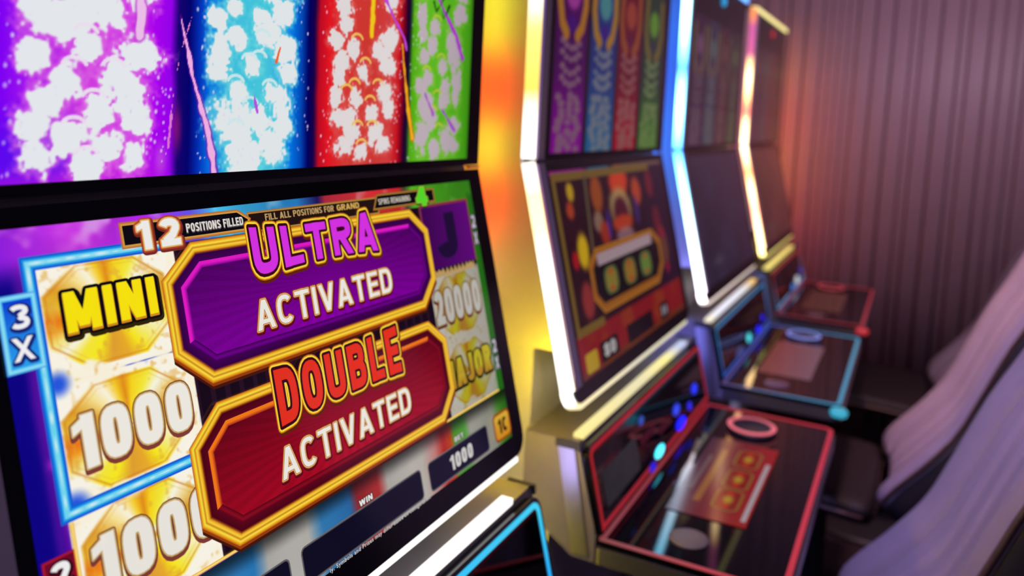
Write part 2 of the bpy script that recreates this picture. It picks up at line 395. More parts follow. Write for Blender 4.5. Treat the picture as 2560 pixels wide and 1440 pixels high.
# ------------------------------------------------------------------ artwork of the near machine
def art_upper_near(parent):
    nx, ny = 640, 360; U, V = np.meshgrid(np.linspace(0, 16, nx), np.linspace(0, 9, ny))
    n1 = fbm(nx, ny, 5, 3); n2 = fbm(nx, ny, 16, 9, 3); n3 = fbm(nx, ny, 40, 21, 2); n4 = vnoise(nx, ny, 213, 120, 77)
    img = np.zeros((ny, nx, 3))
    stops = [(-.1, (120, 0, 235)), (.4, (128, 0, 245)), (.8, (165, 20, 240)), (2.0, (210, 60, 225)), (3.0, (205, 40, 235)), (3.4, (170, 0, 240)), (3.78, (150, 0, 235)), (3.98, (20, 0, 110)), (4.25, (0, 0, 110)), (4.5, (0, 45, 180)), (4.8, (0, 110, 225)), (5.4, (60, 190, 222)),
             (6.4, (70, 200, 220)), (7.0, (50, 170, 225)), (7.35, (0, 115, 225)), (7.7, (0, 70, 180)), (7.95, (0, 0, 95)), (8.15, (20, 0, 70)), (8.35, (190, 10, 35)), (8.7, (228, 20, 32)), (9.4, (212, 55, 50)), (10.4, (205, 55, 48)), (11.4, (208, 60, 62)), (11.8, (200, 20, 30)), (12.05, (110, 0, 30)), (12.2, (25, 0, 45)), (12.32, (20, 20, 40)), (12.5, (80, 170, 15)), (13, (95, 185, 35)), (15.2, (85, 180, 25)), (15.8, (70, 165, 18)), (16.1, (50, 120, 12))]
    ts = [s[0] for s in stops]; Uw = U - np.where((U > 7.3) & (U < 8.8), (1.2 - np.clip(V, 0, 1.2)) * -.0, 0) + (n1 - .5) * .12
    for k in range(3): img[..., k] = np.interp(Uw, ts, [s[1][k] for s in stops])
    # soft nebula at the foot of the purple column
    mixc(img, (70, 10, 240), sst(1.2, .2, np.hypot((U - .9) / 1.1, (V - .45) / 1.0)) * .7 * (n1 > .2)); mixc(img, (190, 20, 225), sst(.35, 0, V) * sst(4, 3.2, U) * .5)
    mixc(img, (150, 20, 120), sst(.9, 0, np.hypot((U - 3.95) / .22, (V - 1.0) / .9)) * .7)
    mixc(img, (215, 120, 220), sst(1, 0, np.hypot((U - 3.55) / .25, (V - .35) / .55)) * .5)
    Pb = [(1.0, 3.07, .32, .41), (1.43, 2.92, .38, .35), (1.74, 3.1, .31, .43), (.92, 2.27, .27, .26), (1.93, 2.51, .24, .24), (1.54, 1.82, .27, .26), (1.16, 1.48, .3, .25), (.91, 1.05, .27, .28), (2.63, 1.92, .31, .39), (2.8, 1.62, .36, .47), (3.07, 2.42, .42, .31), (2.21, 1.25, .27, .32), (1.57, .84, .3, .33), (.97, .48, .28, .27), (2.46, .68, .39, .31), (2.89, .51, .27, .28), (1.92, .27, .29, .34), (2.98, 1.07, .28, .32), (2.42, 3.25, .3, .34)]
    Bb = [(5.04, 3.4, .26, .23), (5.45, 3.69, .23, .18), (5.58, 3.08, .28, .24), (5.05, 2.65, .26, .44), (5.05, 2.24, .27, .2), (5.6, 1.85, .24, .24), (5.99, 2.49, .21, .24), (5.3, 1.18, .47, .54), (5.62, .42, .32, .61), (6.03, .41, .34, .31), (6.3, 3.62, .25, .18), (6.99, 3.81, .32, .28), (6.48, 3.21, .35, .31), (7.06, 2.89, .32, .29), (6.03, 2.46, .25, .21), (7.16, 2.32, .28, .26), (6.73, 1.84, .27, .29), (7.0, 1.6, .32, .39), (6.23, 1.19, .34, .31), (7.06, 1.04, .28, .29), (5.82, .88, .25, .62), (6.67, .69, .4, .26), (6.08, .25, .3, .31), (6.76, .39, .36, .26)]
    Rb = [(9.25, 4.22, .33, .28), (9.33, 3.8, .28, .28), (8.99, 3.35, .26, .24), (9.72, 3.24, .26, .27), (10.95, 3.17, .41, .23), (11.29, 2.81, .33, .27), (9.2, 2.8, .28, .25), (9.11, 2.37, .27, .25), (10.19, 2.51, .27, .26), (9.05, 1.87, .25, .28), (9.85, 1.87, .23, .27), (11.2, 2.04, .36, .35), (11.35, 1.66, .26, .27), (10.57, 1.48, .28, .25), (9.43, 1.31, .46, .29), (9.73, .88, .35, .29), (9.41, .55, .4, .25), (10.81, .88, .38, .31), (11.15, .56, .33, .23), (10.11, .35, .27, .26), (11.31, 3.58, .33, .34)]
    Gb = [(13.02, 4.45, .26, .44), (13.67, 4.29, .27, .25), (13.06, 3.93, .22, .24), (13.56, 3.65, .25, .25), (13.1, 3.28, .24, .24), (15.18, 4.82, .34, .35), (14.24, 2.99, .28, .28), (14.85, 3.6, .36, .6), (13.41, 2.6, .31, .25), (13.05, 2.33, .34, .25), (14.44, 2.4, .29, .26), (15.11, 2.43, .26, .53), (13.31, 1.71, .34, .46), (13.65, 1.3, .31, .34), (14.4, 1.92, .33, .26), (15.04, 1.09, .34, .27), (13.14, .83, .3, .46), (14.57, .65, .42, .4), (15.0, .51, .34, .27), (13.94, .4, .32, .3)]
    rr = random.Random(5)
    for lst, c0, c1, v0 in ((Pb, .9, 3.2, 3.5), (Bb, 4.9, 7.2, 4.2), (Rb, 8.9, 11.5, 4.7), (Gb, 12.9, 15.3, 5.3)):
        v = v0
        while v < 9:
            lst.append((rr.uniform(c0, c1), v, rr.uniform(.22, .36), rr.uniform(.22, .34))); v += .13
    for lst, white, halo, hk in ((Pb, (230, 234, 238), (222, 110, 228), .75), (Bb, (226, 231, 234), (110, 215, 225), .75), (Rb, (224, 216, 216), (222, 95, 92), .6), (Gb, (188, 172, 182), (150, 195, 80), .5)):
        f = np.full(U.shape, -9.0)
        for (cu, cv, a, b) in lst: f = np.maximum(f, 1.18 - np.hypot((U - cu) / a, (V - cv) / b))
        f = f + (n2 - .5) * .8 + (n3 - .5) * .8 + (n4 - .5) * .55 - .05
        mixc(img, halo, sst(-.75, .05, f) * hk); mixc(img, white, sst(-.10, .20, f))
    def arcs(lst, col, w, r=.24):
        for cu, cv, sgn in lst:
            p = [(cu + sgn * .05 + r * math.cos(t), cv - .12 + r * .75 * math.sin(t)) for t in np.linspace(math.radians(20), math.radians(160), 8)]
            d, tt = pdist(U, V, p); mixc(img, col, sst(w, w * .45, d) * .95)
    arcs([(1.93, 2.85, 0), (1.65, 2.23, 1), (2.54, 2.26, -1), (2.08, 1.65, 0), (1.68, 1.13, 0), (1.92, .57, 0)], (236, 225, 240), .055)
    arcs([(5.9, 2.66, 1), (5.55, 2.14, 0), (5.99, 1.66, 0), (5.57, 1.14, 0), (6.3, 3.25, 1), (6.6, 2.1, 0), (6.25, 2.75, 0)], (205, 232, 235), .05)
    arcs([(9.85, 3.54, 0), (10.23, 2.92, 0), (9.78, 2.32, 0), (10.83, 2.36, 0), (10.49, 1.88, 0), (9.95, 1.17, 0), (10.61, 1.18, 0), (10.15, .65, 0), (9.45, 2.14, 0)], (238, 195, 95), .05)
    arcs([(14.13, 3.37, 0), (13.31, 2.92, 0), (13.81, 4.55, 0), (13.77, 1.68, 0), (14.13, 1.13, 0), (13.97, 2.2, 0)], (190, 195, 60), .045)
    # sparks in the column margins
    for k in range(430):
        c = rr.choice(((.2, .75), (3.2, 3.8), (4.45, 4.95), (7.25, 7.95), (8.45, 8.9), (11.5, 12.0), (8.5, 11.8), (4.9, 7.2), (.7, 3.4), (12.4, 13)))
        cu, cv = rr.uniform(*c), rr.uniform(0, 5.5); r = rr.uniform(.012, .03)
        j0, j1 = int((cu - .1) / 16 * (nx - 1)), int((cu + .1) / 16 * (nx - 1)) + 2; i0, i1 = int(max(0, cv - .1) / 9 * (ny - 1)), int((cv + .1) / 9 * (ny - 1)) + 2
        sl = (slice(i0, i1), slice(max(0, j0), j1)); d = np.hypot(U[sl] - cu, (V[sl] - cv) * .7)
        sub = img[sl]; mixc(sub, (225, 215, 240), sst(r * 1.7, r * .4, d) * rr.uniform(.5, .95))
    jit = (n3 - .5) * .09
    def streak(p, col, w0, w1, edge=None):
        d, tt = pdist(U, V, p); d = d + jit; w = w0 + (w1 - w0) * tt
        if edge: mixc(img, edge, sst(1.9, 1.0, d / w) * .8)
        mixc(img, col, sst(1.15, .7, d / w))
    streak([(3.09, 3.7), (3.07, 2.83)], (238, 190, 235), .10, .10, (190, 60, 210))
    streak([(4.02, 3.41), (4.07, 3.17), (4.23, 2.6), (4.34, 2.11), (4.5, 1.69), (4.72, 1.09), (4.9, .29), (4.96, -.1)], (240, 175, 228), .02, .085, (130, 10, 170))
    streak([(4.32, 3.37), (4.07, 2.67), (3.9, 2.0), (3.79, 1.16), (3.74, .58)], (225, 120, 205), .014, .012)
    streak([(6.92, 2.94), (6.8, 2.6)], (235, 105, 50), .03, .05)
    streak([(6.08, 1.85), (6.22, 1.38)], (180, 80, 225), .035, .05)
    streak([(10.45, 5.2), (10.5, 4.17), (10.49, 3.62)], (240, 200, 30), .10, .09, (220, 90, 20))
    streak([(11.0, 4.8), (11.5, 4.24), (12.04, 3.72), (12.18, 3.38)], (190, 70, 215), .07, .03)
    streak([(11.95, 3.53), (12.14, 2.6), (12.38, 1.52), (12.64, .75)], (245, 175, 25), .035, .085, (190, 70, 20))
    streak([(13.7, 5.3), (14.45, 4.55), (14.98, 4.09), (15.42, 3.41)], (175, 60, 205), .07, .12)
    streak([(13.26, 2.11), (13.76, 1.49)], (165, 80, 195), .04, .06); streak([(14.29, 1.63), (15.09, .98)], (165, 75, 200), .04, .09)
    streak([(13.6, 5.0), (13.72, 4.71), (14.17, 5.2)], (25, 60, 15), .035, .035); streak([(14.05, 5.1), (14.16, 4.51), (14.5, 5.0)], (25, 60, 15), .035, .035)
    mixc(img, (0, 0, 0), sst(13.2, 16.3, U) * .10)  # viewing-angle falloff towards the right, painted into the picture
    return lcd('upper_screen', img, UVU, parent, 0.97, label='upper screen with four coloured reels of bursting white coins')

def coin(img, U, V, cu, cv, a, b, dim=1.0):
    th = np.degrees(np.arctan2((V - cv) / b, (U - cu) / a))           # 0 = right, 90 = down
    keys = [(-180, (238, 120, 24)), (-165, (236, 190, 50)), (-145, (224, 160, 40)), (-125, (250, 228, 150)), (-112, (252, 246, 226)), (-100, (248, 206, 40)), (-91, (228, 140, 24)), (-82, (250, 214, 30)), (-66, (246, 236, 60)), (-52, (250, 248, 232)), (-38, (240, 214, 140)), (-20, (214, 158, 40)), (0, (232, 170, 40)), (18, (248, 232, 40)), (34, (250, 244, 190)), (50, (248, 238, 120)), (66, (250, 232, 30)), (80, (236, 172, 40)), (96, (226, 160, 48)), (112, (250, 236, 30)), (128, (248, 232, 60)), (142, (250, 247, 225)), (156, (246, 226, 120)), (170, (240, 150, 30)), (180, (238, 120, 24))]
    c = np.stack([np.interp(th, [k[0] for k in keys], [k[1][q] for k in keys]) for q in range(3)], -1)
    octd = np.maximum(np.maximum(np.abs(U - cu) / a, np.abs(V - cv) / b), (np.abs(U - cu) / a + np.abs(V - cv) / b) / 1.48)
    inside = sst(1.02, .98, octd); img[:] = img * (1 - inside[..., None]) + c * dim * inside[..., None]
    rim = np.exp(-((octd - .95) / .016) ** 2); mixc(img, np.array((214, 130, 36)) * dim, rim * .75)
    rim = np.exp(-((octd - .87) / .012) ** 2); mixc(img, np.array((232, 175, 60)) * dim, rim * .35)

def art_lower_near(parent):
    nx, ny = 640, 360; U, V = np.meshgrid(np.linspace(0, 16, nx), np.linspace(0, 9, ny))
    n1 = fbm(nx, ny, 4, 40); n2 = fbm(nx, ny, 14, 50, 3); n3 = fbm(nx, ny, 36, 60, 2); n4 = fbm(nx, ny, 70, 66, 2)
    img = np.zeros((ny, nx, 3))
    stops = [(0, (110, 20, 190)), (1.5, (190, 50, 215)), (3.2, (160, 30, 215)), (4.3, (90, 70, 200)), (5, (60, 170, 210)), (7.4, (40, 130, 205)), (8.2, (30, 20, 90)), (8.5, (170, 40, 60)), (10, (195, 45, 50)), (11.9, (180, 30, 40)), (12.2, (60, 60, 40)), (12.6, (75, 165, 30)), (16, (60, 150, 25))]
    ts = [s[0] for s in stops]
    for k in range(3): img[..., k] = np.interp(U + (n1 - .5) * .4, ts, [s[1][k] for s in stops])
    img *= (.75 + .5 * n1)[..., None]; mixc(img, (225, 120, 235), sst(.52, .78, n2) * sst(4.4, 2, U) * .8); mixc(img, (210, 225, 235), sst(.6, .85, n2) * .35)
    # the narrow margins left and right of the reels
    lm = sst(.85, .5, U) * sst(.45, 1.1, V); c = np.zeros(img.shape)
    for k, (a, b) in enumerate(((12, 96), (2, 10), (132, 165))): c[..., k] = a + (b - a) * sst(.30, .62, U + (n1 - .5) * .3)
    img[:] = img * (1 - lm[..., None]) + c * lm[..., None]
    mixc(img, (180, 40, 205), np.exp(-(np.hypot((U - .47) / .07, (V - 4.13) / .1)) ** 2) * .9); mixc(img, (90, 20, 160), np.exp(-((U - .42) / .1) ** 2) * lm * .5)
    rm = sst(15.55, 15.75, U) * sst(.3, .6, V); mixc(img, (35, 120, 20), rm); mixc(img, (30, 60, 30), rm * sst(.4, .7, n1) * .5)
    # reels: five columns of three rows
    body = ((U > .62) & (U < 15.6) & (V > .66) & (V < 7.25)).astype(float)
    mixc(img, (22, 8, 24), body); mixc(img, (48, 20, 44), body * (np.sin(U * 16) > .5) * .6)
    left = ((U > .62) & (U < 3.62) & (V > .66) & (V < 7.25)).astype(float)
    mixc(img, (20, 60, 205), left * (V < 5.05)); mixc(img, (205, 25, 30), left * (V >= 5.05))
    right = ((U > 12.6) & (U < 15.6) & (V > 2.86) & (V < 7.25)).astype(float)
    mixc(img, (60, 20, 70), right * (V < 5.05)); mixc(img, (70, 170, 30), right * (V >= 5.05))
    for cu, side, rows in ((2.06, left, (1.72, 3.94, 6.14)), (14.1, right, (3.94, 6.14))):
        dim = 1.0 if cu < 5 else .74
        for cv in rows:
            box = side * (np.abs(V - cv) < 1.1)
            halo = 1.32 - np.maximum(np.abs(U - cu) / 1.32, np.abs(V - cv) / 1.02) + (n2 - .5) * .55 + (n3 - .5) * .4
            mixc(img, np.array((252, 247, 232)) * dim, sst(-.15, .1, halo) * box)
        for cv in rows:
            tmp = img.copy(); coin(tmp, U, V, cu, cv, 1.30, .97, dim)
            box = side * (np.abs(V - cv) < 1.1); img[:] = img * (1 - box[..., None]) + tmp * box[..., None]
        for cv in rows:                                     # ragged bursts of light where the coins meet
            for vb in (cv - 1.08, cv + 1.08):
                d = np.abs(V - vb) - (.03 + .6 * (n2 - .47)) - .08 * np.abs(np.sin(U * 3 + vb)); mixc(img, np.array((252, 244, 222)) * dim, sst(.07, -.05, d) * side * .9)
            d = np.abs(np.abs(U - cu) - 1.46) - (.03 + .5 * (n2 - .45)); mixc(img, np.array((252, 244, 222)) * dim, sst(.09, -.05, d) * side * .85)
            mixc(img, np.array((226, 165, 60)) * dim, sst(.62, .85, n4) * side * sst(.74, .95, np.maximum(np.abs(U - cu) / 1.5, np.abs(V - cv) / 1.1)) * .3)
    mixc(img, (15, 70, 225), sst(.32, .05, np.hypot(U - .82, (V - 2.82))) * left * .9); mixc(img, (15, 70, 225), sst(.4, .1, np.hypot(U - .78, (V - 5.02))) * left * (V < 5.05) * .9)
    # meter bar
    bar = (V > 7.3).astype(float); st = [(0, (150, 40, 60)), (1.5, (175, 170, 168)), (3.2, (60, 130, 190)), (4.3, (40, 120, 185)), (4.7, (175, 172, 168)), (6.0, (178, 174, 168)), (6.5, (50, 120, 175)), (7.5, (40, 105, 165)), (7.8, (150, 40, 45)), (8.7, (170, 45, 45)), (9.1, (172, 168, 160)), (10.8, (176, 170, 162)), (11.5, (182, 120, 115)), (11.9, (176, 40, 35)), (12.3, (190, 70, 30)), (12.5, (85, 160, 45)), (13.1, (80, 165, 50)), (13.5, (166, 164, 152)), (14.9, (160, 160, 146)), (15.4, (70, 150, 40)), (16, (45, 110, 25))]
    c = np.stack([np.interp(U + (n1 - .5) * .3, [s[0] for s in st], [s[1][k] for s in st]) for k in range(3)], -1)
    c *= (.30 + .70 * sst(7.3, 7.85, V))[..., None] * (.9 + .2 * n1)[..., None]; img[:] = img * (1 - bar[..., None]) + c * bar[..., None]
    mixc(img, (0, 0, 0), sst(11.5, 16.5, U) * .16)  # far side of the picture darkened in colour for the slanted view
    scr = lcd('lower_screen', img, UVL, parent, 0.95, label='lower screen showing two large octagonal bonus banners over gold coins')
    A = Art(UVL, 0.95); A.parent = scr; K = L(12, 8, 14); W_ = L(238, 233, 224); GOLD = L(238, 178, 48); YEL = L(248, 226, 60)
    # purple tile with a J, at the top of the last reel
    A.poly([(12.7, .62), (15.63, .6), (15.63, 2.7), (12.7, 2.7)], None, lambda p: L(92, 6, 118) if p[0] > 15 else L(58, 4, 78)); A.up()
    A.band([(12.7, .62), (15.63, .6), (15.63, 2.75), (12.7, 2.75)], [(12.8, .72), (15.55, .7), (15.55, 2.75), (12.8, 2.75)], L(150, 60, 40), L(110, 30, 90)); A.up()
    A.build('reel_tile', scr); lettering(A, 'J', (13.35, .98, 14.6, 2.42), [(.05, L(60, 10, 90), (0, 0)), (0, L(30, 10, 52), (0, 0))], t=.34, wd=.9); A.build('lettering', scr)
    for v0 in (2.72,):                                       # small scorched rim over the 20000 coin
        pts = [(13.0 + .12 * k, 2.72 + (.16 if k % 2 else -.02) * (1 if 3 < k < 17 else .5)) for k in range(21)]
        for k in range(20): A.poly([pts[k], pts[k + 1], (pts[k + 1][0], 2.95), (pts[k][0], 2.95)], L(185, 150, 95))
        A.up(); A.build('coin_rim', scr)
    num = lambda a, k: [(.058, L(132 * k, 58 * k, 52 * k), (.0, .06)), (.055, L(120 * k, 62 * k, 52 * k), (0, 0)), (.03, L(205 * k, 170 * k, 110 * k), (0, 0)), (0, L(240 * k, 236 * k, 228 * k), (0, 0))]
    lettering(A, '20000', (12.68, 3.36, 15.42, 4.42), num(0, .76), t=.24, wd=.58, gap=.13, e=3.2); A.build('lettering', scr)
    lettering(A, 'MAJOR', (12.45, 5.6, 15.48, 6.48), [(.08, L(40, 34, 14), (0, .02)), (0, lambda p: L(186, 170, 40) if p[1] < 6.2 else L(176, 130, 40), (0, 0))], t=.27, wd=.62, gap=.10); A.build('lettering', scr)
    for v in (1.2, 5.55): 
        lettering(A, '2', (15.68, v, 15.93, v + .46), [(.04, L(50, 40, 60), (0, 0)), (0, L(190, 180, 196), (0, 0))], t=.24, wd=.7); lettering(A, 'X', (15.68, v + .6, 15.93, v + 1.02), [(.04, L(50, 40, 60), (0, 0)), (0, L(190, 180, 196), (0, 0))], t=.22, wd=.7)
    A.build('lettering', scr)
    # glowing cyan frame round the first two rows, with its 3X tag
    fr = [(3.4, .64), (.60, .64), (.60, 5.06), (3.4, 5.06)]
    def line(p, w, col):
        pr = pieces([('s', p, False)], w)
        for q in pr: A.poly(q, col)
        A.up()
    line(fr, .26, L(18, 96, 215)); line(fr, .17, L(30, 150, 232)); line(fr, .10, L(110, 215, 242))
    for p0, p1 in zip(fr[:-1], fr[1:]):
        for k in range(9):
            t = (k + .5) / 9; a = .045 * rng.uniform(.3, 1); q = (p0[0] + (p1[0] - p0[0]) * t, p0[1] + (p1[1] - p0[1]) * t); hor = p0[1] == p1[1]
            A.disc(q, rng.uniform(.12, .3) if hor else a, a if hor else rng.uniform(.12, .4), L(225, 244, 248), L(120, 215, 240), 12)
    A.up(); A.build('glow_frame', scr)
    tag = [(.04, 1.17), (.62, 1.17), (.62, 2.41), (.04, 2.41)]
    A.band(inset(tag, -.05), tag, L(40, 140, 235), L(150, 235, 248)); A.band(tag, inset(tag, .05), L(150, 235, 248), L(40, 170, 240)); A.poly(inset(tag, .05), None, lambda p: L(10, 60, 215) if p[1] < 1.5 else L(40, 160, 240)); A.up(); A.build('multiplier_tag', scr)
    dk = [(.05, L(22, 40, 120), (.01, .02)), (0, L(242, 242, 246), (0, 0))]
    lettering(A, '3', (.16, 1.30, .50, 1.72), dk, t=.20, wd=.75); lettering(A, 'X', (.14, 1.86, .50, 2.26), dk, t=.18, wd=.75); A.build('lettering', scr)
    tag = [(.04, 5.64), (.63, 5.64), (.63, 6.95), (.04, 6.95)]
    A.band(tag, inset(tag, .04), L(130, 10, 30), L(200, 30, 50)); A.poly(inset(tag, .04), None, lambda p: L(105, 8, 40) if p[1] < 6 else L(205, 20, 45)); A.up(); A.build('multiplier_tag', scr)
    dk = [(.05, L(60, 8, 20), (.01, .02)), (0, L(242, 240, 240), (0, 0))]
    lettering(A, '2', (.16, 5.74, .50, 6.18), dk, t=.25, wd=.75); lettering(A, 'X', (.14, 6.32, .50, 6.74), dk, t=.22, wd=.75); A.build('lettering', scr)
    line([(.64, 5.2), (.64, 7.25), (15.58, 7.25)], .07, GOLD); line([(.64, 5.2), (.64, 7.25), (15.58, 7.25)], .03, L(250, 225, 130)); A.build('reel_border', scr)
    lettering(A, 'MINI', (1.12, 1.26, 3.02, 2.0), [(.10, L(48, 34, 6), (.02, .05)), (.075, K, (0, 0)), (.012, L(214, 140, 34), (0, .02)), (0, L(250, 228, 14), (0, -.015))], t=.32, wd=.84, gap=.17); A.build('lettering', scr)
    lettering(A, '1000', (.90, 3.46, 3.40, 4.42), num(0, 1), t=.24, wd=.58, gap=.13, e=3.2); A.build('lettering', scr)
    lettering(A, '1000', (.90, 5.64, 3.62, 6.64), num(0, .98), t=.24, wd=.58, gap=.13, e=3.2); A.build('lettering', scr)
    # status plates along the top
    def framed(loop, fill, c0, c1, w):
        A.band(inset(loop, -w), loop, c0, c1); A.poly(loop, fill); A.up(); A.build('status_plate', scr)
    framed([(5.75, .24), (10.6, .24), (10.6, .64), (5.75, .64)], L(34, 18, 16), L(150, 100, 40), L(200, 150, 70), .05)
    framed([(2.5, .17), (5.42, .17), (5.72, .36), (5.6, .56), (2.5, .56)], L(10, 8, 16), L(176, 92, 30), L(226, 168, 80), .07)
    framed([(10.66, .17), (13.55, .17), (13.55, .52), (10.46, .52)], L(12, 8, 12), L(120, 70, 22), L(190, 140, 62), .06)
    A.build('status_plate', scr)
    lettering(A, 'POSITIONS FILLED', (3.98, .28, 5.56, .47), [(.012, L(90, 80, 80), (.006, .012)), (0, L(222, 216, 210), (0, 0))], t=.2, wd=.6, gap=.09)
    lettering(A, 'FILL ALL POSITIONS FOR', (6.25, .28, 8.72, .44), [(0, L(196, 160, 104), (0, 0))], t=.18, wd=.6, gap=.1)
    lettering(A, 'GRAND', (8.84, .28, 9.78, .44), [(.012, L(70, 40, 16), (0, 0)), (0, L(214, 172, 92), (0, 0))], t=.2, wd=.7, gap=.1)
    lettering(A, 'SPINS REMAINING', (10.66, .26, 12.26, .43), [(0, L(196, 188, 176), (0, 0))], t=.18, wd=.6, gap=.1); A.build('lettering', scr)
    lettering(A, '12', (2.80, .12, 3.80, .70), [(.09, L(120, 40, 36), (.015, .03)), (.065, L(176, 66, 40), (0, 0)), (.03, L(226, 176, 96), (0, 0)), (0, L(240, 238, 234), (0, 0))], t=.26, wd=.72, gap=.34); A.build('lettering', scr)
    lettering(A, '4', (12.56, .06, 13.16, .62), [(.07, L(20, 46, 10), (.01, .02)), (.04, L(150, 190, 60), (0, 0)), (0, L(84, 214, 40), (0, 0))], t=.25, wd=.7); A.build('lettering', scr)
    # the two banners
    def banner(v0, v1, deep, mid, bright, hot):
        oc = [(4.0, v0), (12.1, v0), (12.9, v0 + .7), (12.9, v1 - .76), (12.1, v1), (4.0, v1), (3.16, v1 - .76), (3.16, v0 + .7)]
        A.poly([(p[0], p[1] + .13) for p in oc], L(70, 22, 10)); A.up(); A.poly([(p[0], p[1] + .06) for p in oc], L(150, 62, 12)); A.up()
        top = lambda a, b: (lambda i: a if i in (0, 6, 7) else b)
        prof = [(0, L(176, 84, 14)), (.04, L(236, 158, 30)), (.09, L(250, 228, 66)), (.13, L(206, 128, 22)), (.17, L(250, 214, 60)), (.21, L(236, 170, 40)), (.25, L(150, 62, 12)), (.28, tuple(c * .6 for c in deep))]
        for (d0, c0), (d1, c1) in zip(prof, prof[1:]): A.band(inset(oc, d0), inset(oc, d1), c0, c1)
        A.band(inset(oc, .28), inset(oc, .44), tuple(c * .6 for c in deep), deep)
        A.band(inset(oc, .44), inset(oc, .50), top(hot, deep), top(hot, mid)); A.band(inset(oc, .50), inset(oc, .58), top(hot, mid), top(tuple(c * .7 for c in bright), tuple(c * .8 for c in deep)))
        A.up(); inn = inset(oc, .58); cen = (8.03, (v0 + v1) / 2 - .05); A.build('banner', scr)
        n = 44; ell = []
        for k in range(n * 2):                                # rays out to the octagon's inner edge
            t = 2 * math.pi * k / (n * 2); d = (math.cos(t) * 2.4, math.sin(t)); best = 1e9
            for i in range(8):
                a, b = np.array(inn[i]), np.array(inn[(i + 1) % 8]); e = b - a; den = d[0] * e[1] - d[1] * e[0]
                if abs(den) < 1e-9: continue
                w = a - np.array(cen); s = (w[0] * e[1] - w[1] * e[0]) / den; q = (w[0] * d[1] - w[1] * d[0]) / den
                if s > 0 and -1e-6 <= q <= 1 + 1e-6: best = min(best, s)
            ell.append((cen[0] + d[0] * best, cen[1] + d[1] * best))
        A.poly(inn, None, lambda p: tuple(c * .55 for c in deep) if p[1] < cen[1] else bright)
        A.up()
        for k in range(0, n * 2):
            f = .96 if k % 2 else 1.1
            def g(p, f=f):
                h = (p[1] - v0) / (v1 - v0); r = abs(p[0] - cen[0]) / 4.6
                a = np.array(tuple(c * .8 for c in deep)) * (1 - h) + np.array(bright) * h
                return tuple(a * f * (1.15 - .3 * r))
            A.poly([cen, ell[k], ell[(k + 1) % (2 * n)]], None, g)
        A.up(); A.build('banner_panel', scr)
    banner(.68, 3.72, L(66, 0, 84), L(110, 0, 140), L(134, 0, 164), L(226, 26, 196))
    banner(4.12, 7.2, L(92, 4, 26), L(140, 10, 30), L(172, 8, 34), L(246, 120, 24))
    arch = lambda c, h, k: (lambda p: (p[0], c + (p[1] - c) * (1 + k * ((p[0] - 8.0) / 2.4) ** 2)))
    big = lambda fill: [(.15, L(96, 34, 6), (.02, .05)), (.13, L(206, 118, 20), (0, 0)), (.105, L(250, 214, 60), (0, 0)), (.065, L(58, 6, 22), (0, 0)), (.0, fill, (0, 0))]
    lettering(A, 'ULTRA', (5.66, .66, 10.28, 1.60), big(L(214, 50, 226)), t=.23, wd=.80, gap=.20, warp=arch(1.13, 1, .25)); A.build('lettering', scr)
    lettering(A, 'DOUBLE', (5.68, 3.98, 10.44, 5.12), big(L(228, 48, 28)), t=.215, wd=.66, gap=.20, warp=arch(4.55, 1, .16)); A.build('lettering', scr)
    act = [(.075, L(84, 12, 24), (.012, .03)), (.058, L(150, 34, 34), (0, 0)), (.034, L(232, 184, 104), (0, 0)), (.012, L(150, 90, 40), (0, 0)), (0, W_, (0, 0))]
    lettering(A, 'ACTIVATED', (5.44, 2.25, 10.62, 2.93), act, t=.16, wd=.66, gap=.15); A.build('lettering', scr)
    lettering(A, 'ACTIVATED', (5.44, 5.68, 10.56, 6.37), act, t=.16, wd=.66, gap=.15); A.build('lettering', scr)
    # meters
    for u0, u1 in ((1.6, 5.19), (5.64, 10.43), (10.87, 14.27)):
        lp = rrect(u0, 8.06, u1, 8.82, .1, 3); A.band(inset(lp, -.05), lp, L(120, 116, 118), L(60, 56, 66)); A.poly(lp, L(14, 12, 34)); A.up(); A.build('meter_window', scr)
    lp = rrect(14.76, 7.94, 15.84, 8.82, .18, 4); A.band(inset(lp, -.03), inset(lp, .06), L(120, 30, 14), L(176, 100, 24)); A.poly(inset(lp, .06), None, lambda p: L(214, 172, 56) if p[1] < 8.4 else L(208, 138, 30)); A.up(); A.build('meter_window', scr)
    lettering(A, '1000', (11.97, 8.24, 13.28, 8.68), [(0, L(206, 203, 200), (0, 0))], t=.25, wd=.58, gap=.13, e=3.2)
    lettering(A, '1C', (15.02, 8.14, 15.62, 8.62), [(0, L(48, 26, 10), (0, 0))], t=.26, wd=.62, gap=.14)
    lettering(A, 'WIN', (7.77, 7.82, 8.30, 7.97), [(.02, L(20, 14, 20), (0, 0)), (0, L(236, 232, 228), (0, 0))], t=.22, wd=.7, gap=.12)
    lettering(A, 'BET', (12.38, 7.79, 12.90, 7.94), [(.02, L(40, 40, 30), (0, 0)), (0, L(214, 210, 204), (0, 0))], t=.22, wd=.7, gap=.12); A.build('lettering', scr)
    for offs, col in ((0.045, L(24, 18, 26)), (0.004, L(226, 222, 218))):
        cu = bpy.data.curves.new('notice', 'FONT'); cu.body = 'ly. Symbols and Prizes may differ based on configuration.'; cu.size = 1.0; cu.resolution_u = 2; cu.offset = offs; cu.space_character = 1.12
        tmp = bpy.data.objects.new('notice', cu); COL.objects.link(tmp); bpy.context.view_layer.update()
        me = bpy.data.meshes.new_from_object(tmp.evaluated_get(bpy.context.evaluated_depsgraph_get())); bpy.data.objects.remove(tmp); A.up()
        vs = np.array([v.co[:2] for v in me.vertices]); sc = (10.72 - 6.40) / (vs[:, 0].max() - vs[:, 0].min()); z = A.k * LAYER + .0004
